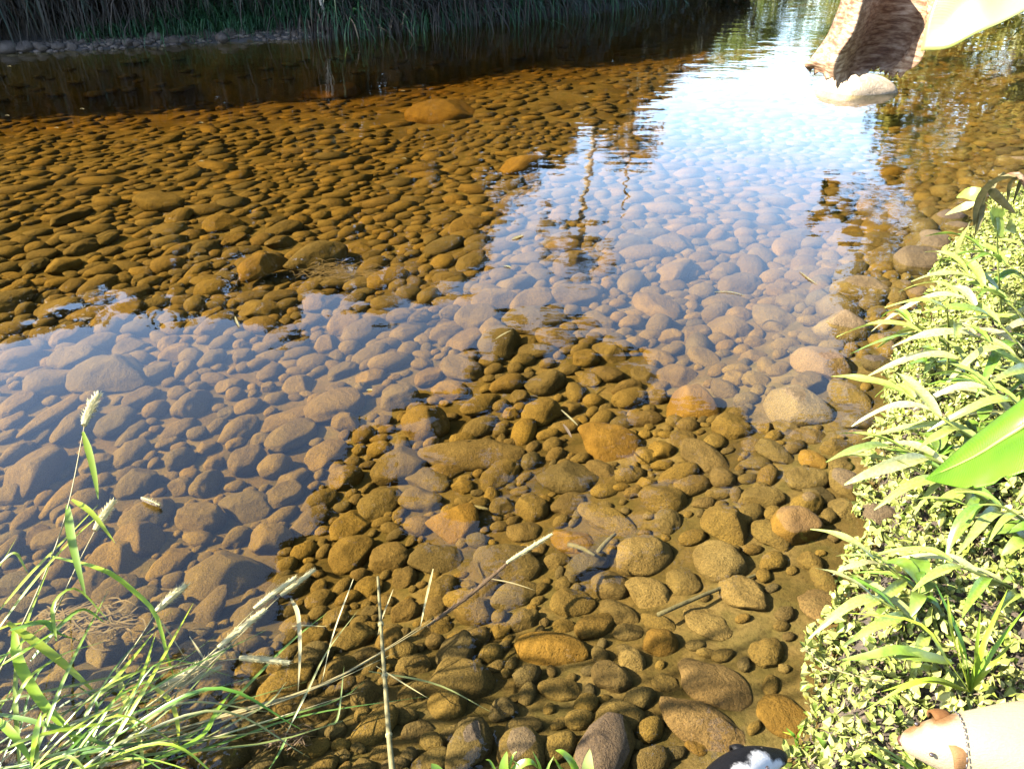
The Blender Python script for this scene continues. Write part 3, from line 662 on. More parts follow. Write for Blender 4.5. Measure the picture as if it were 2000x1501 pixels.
# wide spreading tree whose dark crown stands above the middle of the river (mirrored over the gold stones)
def inside(x, y, P):
    c = False; j = len(P) - 1
    for i in range(len(P)):
        if (P[i][1] > y) != (P[j][1] > y) and x < (P[j][0] - P[i][0]) * (y - P[i][1]) / (P[j][1] - P[i][1]) + P[i][0]: c = not c
        j = i
    return c
GOLDP = [(1010, 610), (1110, 590), (1200, 690), (1330, 810), (1500, 850), (1700, 850), (2150, 700), (2300, 1000), (2300, 1560), (420, 1600), (540, 1150), (690, 890), (850, 760)]
rr = random.Random(21); cl, rd = [], []
while len(cl) < 420:
    px, py = rr.uniform(400, 2300), rr.uniform(590, 1600)
    if not inside(px, py, GOLDP): continue
    z = rr.uniform(8, 10.5); d = ray(px, py); hd = (z + CAM_H) / (-d.z / math.hypot(d.x, d.y)); c = mir(px, py, hd)
    if c.x > -5 and hd < 24: cl.append(c[:]); rd.append(rr.uniform(.4, .75) if py > 850 else rr.uniform(.3, .5))
MIDP = [(1010, 590), (1110, 575), (1200, 690), (1320, 800), (1300, 900), (850, 900), (850, 770)]
while len(cl) < 490:
    px, py = rr.uniform(850, 1320), rr.uniform(575, 900)
    if not inside(px, py, MIDP): continue
    z = rr.uniform(8, 10); d = ray(px, py); hd = (z + CAM_H) / (-d.z / math.hypot(d.x, d.y)); c = mir(px, py, hd); cl.append(c[:]); rd.append(rr.uniform(.3, .5))
tree('spreading_tree', 'huge spreading tree whose dark crown is mirrored over the gold stones', (10.2, 8.6, hz(10.2, 8.6)), cl, rd, 150, .3, M_TREE_DARK, .42, M_BARK, None, seed=22, limbs=60, lean=Vector((8.2, 9.4, 5.2)))

# ------------------------------------------------------------------ far shore: stones, hay, grass, twigs
def far_pt(px, back=0.0):
    """point on the far bank in picture column px, back metres behind its water line"""
    key = round(px)
    if key not in FARTAB:
        d = ray(key, 60); h = Vector((d.x, d.y)).normalized(); rs = np.linspace(6, 45, 1600)
        z, a, b = height(np.column_stack([h.x * rs, h.y * rs])); FARTAB[key] = (h, rs, z, b)
    h, rs, z, b = FARTAB[key]; i = int(np.argmax(b < -back)) if (b < -back).any() else 1599
    return Vector((h.x * rs[i], h.y * rs[i], z[i]))
FARTAB = {}
SHORE = [(8, 95, .16), (40, 96, .14), (70, 94, .12), (105, 93, .1), (158, 82, .07), (212, 80, .06), (245, 88, .1), (262, 90, .08), (300, 80, .13), (335, 88, .1), (352, 95, .08), (372, 92, .06), (398, 85, .14), (432, 92, .14), (446, 84, .15), (470, 82, .11), (418, 78, .08), (556, 62, .11), (545, 84, .07), (605, 78, .09), (628, 72, .08), (180, 94, .06), (130, 92, .09), (320, 97, .05), (286, 95, .06), (500, 84, .06)]
SHST = []; ORDW = 'first second third fourth fifth sixth seventh eighth ninth tenth eleventh twelfth thirteenth fourteenth fifteenth sixteenth seventeenth eighteenth nineteenth twentieth twenty-first twenty-second twenty-third twenty-fourth twenty-fifth twenty-sixth'.split()
for i, (px, py, r) in enumerate(SHORE):
    rr = random.Random(300 + i); p = far_pt(px, .12 if py > 86 else (.35 if py > 70 else .8))
    me = np_mesh('shore_stone', *stone_shape(3, 320 + i, 4, .15), M_SHORE); o = link(bpy.data.objects.new('shore_stone', me))
    o.location = p + Vector((0, 0, r * .2)); o.scale = (r * 1.25, r, r * .75); o.rotation_euler = (0, 0, rr.uniform(0, 3))
    SHST.append((px, o))
for i, (px, o) in enumerate(sorted(SHST, key=lambda q: q[0])): tag(o, '%s grey stone from the left along the shaded far water line' % ORDW[i], 'stone', 'stones along the far shore')
V, F = [], []; rr = random.Random(5); nv = 0
sh = stone_shape(1, 77, 1, .2)
for k in range(700):
    p = far_pt(rr.uniform(-150, 640), rr.uniform(-.1, .7)); r = rr.uniform(.015, .05)
    V.append(sh[0] * np.array([r * 1.4, r, r * .7]) + np.array(p)); F.append(sh[1] + nv); nv += len(sh[0])
o = np_obj('shore_gravel', np.concatenate(V), np.concatenate(F), M_SHORE); tag(o, 'dark wet gravel strewn along the far shore', 'gravel', kind='stuff')

ORD = ORDW
def tuft(name, label, p, n, length, wid, mat, cat, group, droop=1.0, seed=1, spread=.35, toward=None, kind_blades='blades'):
    rr = random.Random(seed); t = tag(empty(name, p), label, cat, group); m = MB(); p = Vector(p)
    Q = np.array([(p.x + rr.gauss(0, spread), p.y + rr.gauss(0, spread)) for _ in range(n)]); Z = height(Q)[0] - .02
    S = [Vector((q[0], q[1], z)) for q, z in zip(Q, Z)]
    for k in range(n):
        a = rr.uniform(0, 6.28); L = length * rr.uniform(.5, 1.15); d = Vector((math.cos(a), math.sin(a), 0))
        if toward is not None: d = (d * .7 + Vector(toward)).normalized()
        s = S[k]
        if s.z < 0: s.z = min(s.z + .1, 0)
        m.ribbon([s, s + d * L * .25 + Vector((0, 0, L * .6)), s + d * L * (.55 + .2 * droop) + Vector((0, 0, L * (.75 - .35 * droop))), s + d * L * (.7 + .2 * droop) + Vector((0, 0, L * (.65 - .75 * droop)))], wid * rr.uniform(.6, 1.2), n=7)
    o = m.build(kind_blades, mat, t, off=p); o['kind'] = 'stuff'; return t
TW = Vector((.45, -.85, 0))
for i, px in enumerate(range(-160, 280, 48)):
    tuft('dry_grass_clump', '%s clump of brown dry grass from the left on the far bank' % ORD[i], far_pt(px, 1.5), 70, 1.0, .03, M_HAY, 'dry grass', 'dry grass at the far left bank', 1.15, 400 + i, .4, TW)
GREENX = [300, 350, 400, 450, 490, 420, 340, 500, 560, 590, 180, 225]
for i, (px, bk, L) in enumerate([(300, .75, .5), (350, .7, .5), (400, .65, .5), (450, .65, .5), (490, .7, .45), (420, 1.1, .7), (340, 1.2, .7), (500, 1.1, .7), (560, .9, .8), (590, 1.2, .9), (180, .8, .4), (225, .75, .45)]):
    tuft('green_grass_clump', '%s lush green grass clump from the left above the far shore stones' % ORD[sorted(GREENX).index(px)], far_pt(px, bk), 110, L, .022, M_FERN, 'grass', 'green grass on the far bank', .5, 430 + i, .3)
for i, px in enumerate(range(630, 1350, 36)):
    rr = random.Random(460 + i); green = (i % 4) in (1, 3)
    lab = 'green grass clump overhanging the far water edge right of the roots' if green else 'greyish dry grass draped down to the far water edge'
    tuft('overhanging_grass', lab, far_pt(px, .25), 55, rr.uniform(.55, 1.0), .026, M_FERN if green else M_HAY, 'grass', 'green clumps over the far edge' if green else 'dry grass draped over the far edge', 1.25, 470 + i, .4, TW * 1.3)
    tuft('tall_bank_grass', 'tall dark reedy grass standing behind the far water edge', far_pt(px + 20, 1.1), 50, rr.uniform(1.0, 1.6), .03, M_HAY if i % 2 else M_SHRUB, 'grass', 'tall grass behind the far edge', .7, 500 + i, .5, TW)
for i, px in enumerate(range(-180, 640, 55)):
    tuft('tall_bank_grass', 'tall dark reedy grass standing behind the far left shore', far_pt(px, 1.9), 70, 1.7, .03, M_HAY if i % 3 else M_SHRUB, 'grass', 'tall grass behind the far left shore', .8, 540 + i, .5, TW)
# pale hanging root and dead branches on the far edge
p = far_pt(628, .35); m = MB(); w = p + Vector((.15, -.25, .0))
m.tube(crom([p + Vector((-.1, .2, 1.3)), p + Vector((0, 0, .75)), w + Vector((0, 0, .3)), w + Vector((.03, -.05, -.1))], 12), [.05, .05, .045, .04, .035, .03, .028, .025, .02, .015, .01, .008], 6)
m.tube(crom([p + Vector((.05, .2, 1.2)), p + Vector((.06, 0, .7)), w + Vector((.03, 0, .25))], 10), [.03 - .002 * i for i in range(10)], 5)
tag(pin(m.build('hanging_root', M_BARKPALE), p), 'pale root hanging straight down to the water from the far bank', 'root')
def branch(px0, px1, h0, h1, label, seed, bk=.0, r=.03, twigs=5):
    rr = random.Random(seed); a = far_pt(px0, bk); b_ = far_pt(px1, bk); a.z, b_.z = h0, h1; m = MB(); mid = a.lerp(b_, .5) + Vector((0, 0, rr.uniform(-.05, .12)))
    path = crom([a, mid, b_], 9); m.tube(path, [r * (1 - .07 * k) for k in range(9)], 6)
    for k in range(twigs):
        s = path[rr.randint(1, 7)]; e = s + Vector((rr.uniform(-.3, .3), rr.uniform(-.3, .05), rr.uniform(-.35, .3))); m.tube([s, s.lerp(e, .5) + Vector((.03, 0, .03)), e], [r * .4, r * .3, r * .12], 4)
    tag(pin(m.build('dead_branch', M_TWIG), a), label, 'branch')
branch(672, 800, .35, .38, 'thin pale dead branch with twigs just right of the hanging root', 1, -.1, .022, 12)
branch(740, 840, .85, .1, 'dead branch sloping down into the water right of the thin pale one', 2, -.15, .03, 10)
branch(876, 922, .05, .06, 'thin pale stick lying along the far water line', 3, -.1, .015, 3)
branch(934, 990, .18, .3, 'stubby brown log end jutting from the far bank', 4, -.05, .07, 1)
branch(1052, 1072, .7, .05, 'pale forked stick leaning down to the far water edge', 5, -.2, .025, 5)
branch(1180, 1196, .6, .1, 'short pale stick dangling by the rightmost far bank clumps', 6, -.2, .025, 5)

# ------------------------------------------------------------------ right near bank: ground cover, ginger, grass, banana
def cover():
    rng = np.random.default_rng(31); n = 84000
    x = rng.uniform(.8, 4.6, n); y = rng.uniform(.9, 6.5, n); P = np.column_stack([x, y]); z, dn, df = height(P)
    k = (dn < .07 + .06 * vnoise(x, y, 9, 8)) & (dn > -1.5); P, z, dn = P[k], z[k], dn[k]
    bare = vnoise(P[:, 0], P[:, 1], 11, 6) + .35 * rng.normal(size=len(P)); k = bare > -.9; P, z = P[k], z[k]
    lift = np.abs(vnoise(P[:, 0], P[:, 1], 7, 9)) * .12 + .02
    pts = np.column_stack([P, np.maximum(z, .0) + lift * rng.uniform(.1, 1.2, len(P))])
    V, F = quads_at(pts, .04, rng, 1.7, .45, True)
    tag(np_obj('ground_cover', V, F, M_COVER, smooth=False), 'dense small-leaved pale green creeping plants covering the sunlit right bank', 'ground cover', kind='stuff')
    n = 16000; x = rng.uniform(.8, 3.4, n); y = rng.uniform(.9, 3.2, n); P = np.column_stack([x, y]); z, dn, df = height(P)
    k = (dn < .03) & (dn > -1.1); P, z = P[k], z[k]
    V, F = quads_at(np.column_stack([P, np.maximum(z, 0) + rng.uniform(.002, .03, len(P))]), .035, rng, 5, .7)
    tag(np_obj('dry_litter', V, F, M_LITTER, smooth=False), 'dry brown leaf litter and stems between the creeping plants', 'leaf litter', kind='stuff')
cover()
def ginger_leaf(k):
    rr = random.Random(k); n = 12; rows = []; dr = .22 + .12 * k; tw = rr.uniform(-.5, .5)
    for i in range(n):
        u = i / (n - 1); w = .075 * math.sin(math.pi * min(1, u * .93 + .05) ** .8) ** .75 + .001
        x = u * (1 - .12 * dr * u); z = -dr * u ** 2.1 + .05 * math.sin(u * 3); a = tw * u + .15 * math.sin(u * 7 + k)
        ys = []
        for q in (-1, -.5, 0, .5, 1):
            yy = q * w; zz = abs(q) * w * .45 + (.008 * math.sin(u * 14 + q * 2 + k) if abs(q) > .8 else 0)
            ys.append(Vector((x, yy * math.cos(a) - zz * math.sin(a) + .03 * math.sin(u * 2.5 + k), z + yy * math.sin(a) + zz * math.cos(a))))
        rows.append(ys)
    m = MB(); m.sheet(rows); me = bpy.data.meshes.new('leaf'); me.from_pydata([tuple(v) for v in m.v], [], m.f)
    me.polygons.foreach_set('use_smooth', [True] * len(me.polygons)); me.materials.append(M_GINGER); me.update(); return me
GL = [ginger_leaf(k) for k in range(6)]
def ginger(pts, nl, label, seed, L=(.2, .3), both=True):
    rr = random.Random(seed); P = [at(*p) for p in pts]
    b = P[0].copy(); b.z = hz(b.x, b.y); t = tag(empty('ginger_plant', b), label, 'plant', 'ginger plants leaning over the water')
    path = crom([b] + P, 20); m = MB(); m.tube(path, [.0075 - .00022 * i for i in range(20)], 6); m.build('stem', M_GINGERSTEM, t, off=b)
    for k in range(nl):
        u = .3 + .7 * k / (nl - 1); i = min(18, int(u * 19)); p = path[i]; tg = (path[min(i + 1, 19)] - path[i - 1]).normalized()
        sd = tg.cross(Vector((0, 0, 1))).normalized(); s = 1 if k % 2 else -1
        fw = .55 + .9 * max(0, u - .75) * 4 * .5
        d = (tg * fw + sd * s * rr.uniform(.45, .8) + Vector((-.35, 0, rr.uniform(-.02, .22)))).normalized()
        y = Vector((0, 0, 1)).cross(d).normalized(); z = d.cross(y)
        Lf = rr.uniform(*L) * (1 - .35 * max(0, u - .8) * 2)
        M = Matrix((d, y, z)).transposed().to_4x4(); M = M @ Matrix.Rotation(rr.uniform(-.35, .35), 4, 'X')
        o = bpy.data.objects.new('leaf', rr.choice(GL)); link(o, t); o.matrix_local = Matrix.Translation(p - b) @ M @ Matrix.Scale(Lf, 4)
GST = [
 ([(1990, 840, .2), (1900, 730, .4), (1755, 612, .5)], 10, 'long-leaved pale green plant whose leaf tips reach farthest left over the lilac boulder'),
 ([(1970, 900, .2), (1860, 830, .4), (1750, 755, .45)], 9, 'long-leaved plant reaching left over the blue shadow of the pale boulder'),
 ([(1930, 960, .2), (1830, 900, .35), (1720, 866, .4)], 7, 'long-leaved plant with two drooping tips just left of the broad banana leaf'),
 ([(1960, 1000, .2), (1880, 950, .3), (1800, 930, .35)], 6, 'short long-leaved shoot poking out beneath the banana leaf tip'),
 ([(2050, 760, .2), (1960, 640, .5), (1850, 565, .6)], 10, 'upper long-leaved plant, leaves level over brown water, second from the withered one'),
 ([(2060, 700, .2), (1980, 600, .5), (1875, 525, .6)], 10, 'long-leaved plant next below the withered drooping plant'),
 ([(2080, 640, .2), (2000, 540, .5), (1905, 482, .6)], 8, 'topmost long-leaved plant, right under the withered drooping plant'),
 ([(2080, 800, .2), (1990, 700, .5), (1885, 645, .55)], 10, 'middle long-leaved plant in the thick of the right bank leaves'),
 ([(2090, 900, .2), (2000, 800, .45), (1895, 745, .5)], 10, 'long-leaved plant just above the broad banana leaf'),
 ([(1850, 720, .25), (1852, 650, .5), (1850, 600, .72)], 4, 'upright narrow-leaved shoot standing among the right bank leaves'),
 ([(1955, 620, .3), (1950, 530, .6), (1948, 450, .8)], 4, 'tall upright shoot right of the withered plant strips'),
 ([(1800, 1165, .15), (1750, 1120, .25), (1700, 1088, .3)], 6, 'small long-leaved plant low over the golden shallows, below the banana leaf'),
 ([(1810, 1235, .15), (1750, 1190, .25), (1695, 1160, .3)], 6, 'small leafy shoot at the water edge above the arching grass tuft'),
 ([(2050, 1060, .2), (1960, 990, .35), (1880, 990, .35)], 6, 'long-leaved plant partly under the lower edge of the banana leaf'),
 ([(2080, 560, .2), (2010, 490, .5), (1975, 440, .65)], 6, 'long-leaved plant at the right picture edge beside the withered strips'),
 ([(1980, 1150, .2), (1910, 1120, .3), (1850, 1095, .35)], 6, 'low long-leaved plant amid the creeping plants right of the golden shallows')]
for i, (p, nl, lab) in enumerate(GST): ginger(p, nl, lab, 600 + i, (.26, .4) if i < 11 else (.16, .26))

rr = random.Random(314)
for i in range(9):
    px = rr.uniform(1790, 2060); py = rr.uniform(640, 1330); b = at(px, py, .2)
    if height([(b.x, b.y)])[1][0] > -.12: continue
    t = tag(empty('bank_seedling', (b.x, b.y, hz(b.x, b.y))), 'small broad-leaved seedling among the creeping plants on the right bank', 'plant', 'seedlings on the right bank'); b = t.location
    q = MB(); top = b + Vector((rr.uniform(-.06, .02), rr.uniform(-.03, .03), rr.uniform(.12, .26))); q.tube([b, b.lerp(top, .5), top], [.004, .003, .002], 5); q.build('stem', M_GINGERSTEM, t, off=b)
    for k in range(rr.randint(5, 8)):
        a = rr.uniform(0, 6.28); L = rr.uniform(.07, .15); s0 = b.lerp(top, rr.uniform(.4, 1)); d = Vector((math.cos(a), math.sin(a), 0)) * L
        q = MB(); q.ribbon([s0, s0 + d * .5 + Vector((0, 0, L * .25)), s0 + d + Vector((0, 0, -L * .1))], L * .42, n=8, prof=lambda u: math.sin(math.pi * (.04 + .94 * u ** .8)) ** .8); q.build('leaf', M_SEEDLING, t, off=b)
# arching grass tufts on the right bank, blade by blade
def blades(name, label, base, rows, mat, cat='grass', group=None, wid=.012, part='blade'):
    t = tag(empty(name, base), label, cat, group)
    for r in rows:
        w = wid
        if isinstance(r[0], (int, float)): w, r = r[0], r[1:]
        m = MB(); m.ribbon([at(*q) for q in r], w * 1.3, n=12); m.build(part, mat, t, off=base)
    return t
b = at(1893, 1350, .2); B = (1893, 1350, .2)
blades('grass_tuft', 'arching tuft of long strap-like grass blades in front of the pale dog', b,
  [(.016, B, (1880, 1260, .38), (1825, 1135, .5)), (.014, B, (1860, 1240, .4), (1850, 1160, .5)), (.014, B, (1920, 1260, .36), (1968, 1150, .46)), (.012, B, (1940, 1270, .33), (2000, 1190, .4)),
   (.013, B, (1850, 1290, .36), (1790, 1215, .42), (1645, 1195, .33)), (.014, B, (1800, 1330, .28), (1690, 1385, .2)), (.012, B, (1820, 1325, .28), (1720, 1350, .24)), (.012, B, (1935, 1300, .3), (1985, 1245, .32)), (.01, B, (1880, 1290, .34), (1868, 1220, .42)), (.012, B, (1905, 1280, .36), (1915, 1190, .48))], M_GRASSL)
b = at(1800, 1500, .2); B = (1800, 1510, .2)
blades('grass_tuft', 'short upright grass tuft right beneath the pale dog\'s nose', b,
  [(.009, B, (1740, 1470, .28), (1705, 1452, .32)), (.01, (1770, 1515, .2), (1720, 1480, .26), (1690, 1462, .27)), (.009, B, (1775, 1480, .27), (1760, 1462, .3)), (.009, (1740, 1515, .2), (1700, 1490, .25), (1685, 1478, .26)), (.01, (1830, 1530, .2), (1760, 1490, .26), (1725, 1470, .3))], M_GRASSL)
for i, (lab, bq, tips) in enumerate([('broad bright green leaf pair lying out over the water edge', (1860, 1292, .22), [(.034, (1800, 1283, .27), (1742, 1283, .25)), (.03, (1760, 1270, .28), (1690, 1282, .24), (1642, 1288, .2))]),
     ('small pair of round-tipped green leaves by the dog at the water line', (1625, 1475, .06), [(.02, (1610, 1455, .1), (1596, 1437, .1)), (.022, (1630, 1455, .1), (1636, 1438, .1))]),
     ('tiny green sprig standing in golden water behind the black and white dog', (1556, 1460, -.05), [(.012, (1553, 1440, .03), (1535, 1420, .04)), (.008, (1558, 1440, .03), (1570, 1415, .05)), (.008, (1552, 1438, .03), (1528, 1428, .03))])]):
    b = at(*bq); blades('leafy_sprig', lab, b, [(t_[0], bq) + t_[1:] for t_ in tips], M_SEEDLING if i < 2 else M_GRASSL, 'plant', None, part='leaf')
# thin dry twig reaching from the bank over the water
m = MB(); pts = crom([at(1760, 1335, .16), at(1700, 1325, .2), at(1640, 1310, .2), at(1600, 1290, .2), at(1578, 1272, .2)], 14); m.tube(pts, .0022, 5)
for k in (5, 7, 8, 9, 10, 11, 12, 13): m.tube([pts[k], pts[k] + Vector((random.uniform(-.02, .02), random.uniform(-.02, .02), random.uniform(-.01, .02)))], [.004, .002], 5)
tag(pin(m.build('budding_twig', M_STRAW), pts[0]), 'thin twig with small buds reaching left from the bank over the water', 'twig')

# ------------------------------------------------------------------ banana leaves
def dead_mat():
    m, n, l, b = nt('dead_banana_leaf'); tc = n.new('ShaderNodeTexCoord'); mp = n.new('ShaderNodeMapping'); mp.inputs['Scale'].default_value = (2, 2, 11)
    mp.inputs['Rotation'].default_value = (.2, .35, 0); l.new(tc.outputs['Object'], mp.inputs[0]); f = noise(n, l, 9, 6, mp.outputs[0], .65); g = noise(n, l, 9, 3, tc.outputs['Object'])
    r = ramp(n, [(.25, (.03, .013, .006)), (.42, (.075, .038, .019)), (.55, (.15, .1, .062)), (.75, (.24, .19, .14))]); l.new(f.outputs[0], r.inputs[0])
    rg = ramp(n, [(.4, (.75, .68, .6)), (.65, (1.15, 1.15, 1.15))]); l.new(g.outputs[0], rg.inputs[0])
    c = mixc(n, l, 1., r.outputs[0], rg.outputs[0], 'MULTIPLY'); l.new(c, b.inputs['Base Color']); b.inputs['Roughness'].default_value = .7; b.inputs['Specular IOR Level'].default_value = .2
    bump(n, l, f.outputs[0], .6, .01, b)
    t = n.new('ShaderNodeBsdfTranslucent'); l.new(c, t.inputs[0]); mx = n.new('ShaderNodeMixShader'); mx.inputs[0].default_value = .05
    l.new(b.outputs[0], mx.inputs[1]); l.new(t.outputs[0], mx.inputs[2]); l.new(mx.outputs[0], n['Material Output'].inputs[0]); return m
M_DEADLEAF = dead_mat()
def bleaf_mat(name, c0, c1, tr):
    m, n, l, b = nt(name); tc = n.new('ShaderNodeTexCoord'); wv = n.new('ShaderNodeTexWave'); wv.wave_type = 'BANDS'; wv.bands_direction = 'X'
    uv = n.new('ShaderNodeUVMap'); wv.inputs['Scale'].default_value = 19; wv.inputs['Distortion'].default_value = 4; wv.inputs['Detail Scale'].default_value = .6; l.new(uv.outputs[0], wv.inputs[0]); g = noise(n, l, 6, 4, tc.outputs['Object'])
    ad = n.new('ShaderNodeMath'); ad.operation = 'MULTIPLY_ADD'; ad.inputs[1].default_value = .22; l.new(wv.outputs[1], ad.inputs[0]); l.new(g.outputs[0], ad.inputs[2])
    r = ramp(n, [(.35, c0), (.85, c1)]); l.new(ad.outputs[0], r.inputs[0]); l.new(r.outputs[0], b.inputs['Base Color']); b.inputs['Roughness'].default_value = .4
    bump(n, l, wv.outputs[1], .2, .0015, b)
    t = n.new('ShaderNodeBsdfTranslucent'); l.new(r.outputs[0], t.inputs[0]); mx = n.new('ShaderNodeMixShader'); mx.inputs[0].default_value = tr
    l.new(b.outputs[0], mx.inputs[1]); l.new(t.outputs[0], mx.inputs[2]); l.new(mx.outputs[0], n['Material Output'].inputs[0]); return m
M_BLEAF = bleaf_mat('banana_leaf_green', (.036, .088, .003), (.07, .14, .008), .45)
M_BPALE = bleaf_mat('banana_leaf_pale', (.12, .145, .03), (.17, .18, .06), .3)
def smooth_sheet(cols, nu, nv, wr=.0, seed=0):
    """cols: list of polylines (top to bottom); returns nv rows of nu points"""
    C = [crom([Vector(p) for p in c], nv) for c in cols]; rows = []
    for j in range(nv):
        row = crom([c[j] for c in C], nu)
        rows.append([p + Vector((mnoise.noise(p * 9 + Vector((seed,) * 3)), mnoise.noise(p * 9 + Vector((seed + 5,) * 3)), mnoise.noise(p * 7 + Vector((seed + 9,) * 3)))) * wr for p in row])
    return rows
def sheet_obj(name, rows, mat, parent, off, thick=.0015):
    m = MB(); m.sheet(rows); o = m.build(name, mat, parent, off=off); uvl = o.data.uv_layers.new(name='uv'); nu = len(rows[0])
    for lp in o.data.loops:
        j, i = divmod(lp.vertex_index, nu); uvl.data[lp.index].uv = (j / (len(rows) - 1), i / (nu - 1))
    s = o.modifiers.new('thickness', 'SOLIDIFY'); s.thickness = thick; s.offset = 0; return o
BB = Vector((3.05, 3.3, hz(3.05, 3.3))); crownp = Vector((2.95, 3.3, 2.25))
ban = tag(empty('banana_plant', BB), 'banana plant at the right with a dead curled brown leaf hanging over the water', 'plant')
m = MB(); m.tube(crom([BB, BB.lerp(crownp, .5), crownp], 8), [.11, .105, .1, .09, .08, .07, .06, .045], 12); m.build('pseudostem', M_GINGERSTEM, ban, off=BB)
A = atd
dead = smooth_sheet([
  [A(1652, -60, 3.05), A(1640, 0, 3.05), A(1618, 60, 3.02), A(1588, 112, 3.0), A(1574, 128, 2.98), A(1586, 143, 3.0)],
  [A(1672, -60, 2.95), A(1655, 0, 2.93), A(1640, 60, 2.9), A(1618, 110, 2.88), A(1604, 128, 2.9), A(1592, 140, 2.98)],
  [A(1690, -60, 2.88), A(1684, 0, 2.84), A(1668, 55, 2.82), A(1644, 105, 2.82), A(1632, 138, 2.83), A(1628, 158, 2.86)],
  [A(1694, -60, 2.98), A(1690, 0, 2.95), A(1676, 60, 2.93), A(1652, 112, 2.92), A(1640, 145, 2.9), A(1640, 168, 2.9)],
  [A(1724, -60, 3.2), A(1718, 0, 3.2), A(1702, 60, 3.18), A(1682, 105, 3.14), A(1668, 135, 3.08), A(1660, 152, 3.02)],
  [A(1770, -60, 3.28), A(1766, 0, 3.28), A(1750, 60, 3.26), A(1728, 100, 3.22), A(1705, 122, 3.16), A(1692, 136, 3.1)],
  [A(1812, -60, 3.2), A(1811, 10, 3.2), A(1800, 60, 3.18), A(1775, 95, 3.14), A(1760, 115, 3.1), A(1722, 132, 3.06)],
  [A(1826, -60, 3.04), A(1815, 14, 3.03), A(1808, 50, 3.02), A(1782, 85, 3.0), A(1768, 112, 2.98), A(1740, 146, 2.98)],
  [A(1870, -60, 2.95), A(1850, 20, 2.94), A(1830, 60, 2.94), A(1806, 96, 2.94), A(1792, 122, 2.95), A(1762, 142, 2.96)]], 50, 40, .012, 3)
rr = random.Random(9)
for i in range(50):                                          # torn lower edge
    k = rr.uniform(-.014, .016)
    for j in (38, 39): dead[j][i] = dead[j][i] + Vector((0, 0, k * (j - 37) * .5))
sheet_obj('dead_leaf', dead, M_DEADLEAF, ban, BB).update_tag()
pale = smooth_sheet([
  [A(1800, 100, 2.93), A(1815, 30, 2.93), A(1850, -60, 2.94)],
  [A(1850, 96, 2.9), A(1860, 30, 2.92), A(1890, -60, 2.93)],
  [A(1905, 68, 2.88), A(1915, 0, 2.92), A(1940, -70, 2.95)],
  [A(1960, 42, 2.88), A(1975, -20, 2.93), A(1990, -90, 2.97)],
  [A(2060, -10, 2.9), A(2060, -60, 2.95), A(2060, -130, 3.0)],
  [A(2200, -80, 2.98), A(2190, -110, 3.0), A(2180, -170, 3.05)]], 30, 14, .006, 6)
sheet_obj('pale_leaf', pale, M_BPALE, ban, BB)
m = MB(); m.tube(crom([crownp, A(2180, -170, 3.05), A(2000, -100, 2.98), A(1850, -70, 2.95)], 10), [.022 - .0015 * i for i in range(10)], 6); m.build('midrib', M_GINGERSTEM, ban, off=BB)
# young banana with one broad green leaf
YB = Vector((2.35, 2.15, hz(2.35, 2.15))); yb = tag(empty('banana_shoot', YB), 'broad glossy bright green banana leaf reaching in from the right edge', 'plant')
tip, q1, q2, q3 = A(1808, 935, 2.62), A(1905, 893, 2.48), A(2000, 828, 2.4), A(2140, 720, 2.4)
up = smooth_sheet([
  [tip, A(1880, 868, 2.58), A(1945, 818, 2.55), A(2000, 775, 2.52), A(2140, 640, 2.5)],
  [tip, A(1890, 880, 2.52), A(1972, 818, 2.47), A(2010, 795, 2.45), A(2140, 680, 2.44)],
  [tip, A(1898, 896, 2.5), A(1960, 858, 2.45), A(2015, 822, 2.43), A(2140, 720, 2.42)]], 13, 28, .003, 2)
lo = smooth_sheet([
  [tip, A(1898, 896, 2.5), A(1960, 858, 2.45), A(2015, 822, 2.43), A(2140, 720, 2.42)],
  [tip, A(1888, 928, 2.44), A(1950, 905, 2.38), A(2010, 880, 2.34), A(2140, 810, 2.32)],
  [tip, A(1878, 952, 2.42), A(1930, 948, 2.36), A(2000, 922, 2.3), A(2140, 880, 2.26)]], 13, 28, .003, 2)
for jj in (9, 16, 17, 22):
    for ii in (11, 12): lo[jj][ii] = lo[jj][ii].lerp(lo[jj + 1][ii - 3], .35 if ii == 12 else .15)
sheet_obj('leaf_half', up, M_BLEAF, yb, YB); sheet_obj('leaf_half', lo, M_BLEAF, yb, YB)
m = MB(); m.tube(crom([A(1812, 933, 2.62), A(1898, 894, 2.495), A(1960, 856, 2.445), A(2015, 820, 2.425), A(2140, 718, 2.415), Vector((2.25, 2.2, .9)), YB + Vector((0, 0, .45))], 18), [.0015 + .0007 * i for i in range(18)], 6); m.build('midrib', M_BPALE, yb, off=YB)
m = MB(); m.tube([YB, YB + Vector((0, 0, .25)), YB + Vector((-.01, 0, .5))], [.05, .045, .03], 10); m.build('pseudostem', M_GINGERSTEM, yb, off=YB)
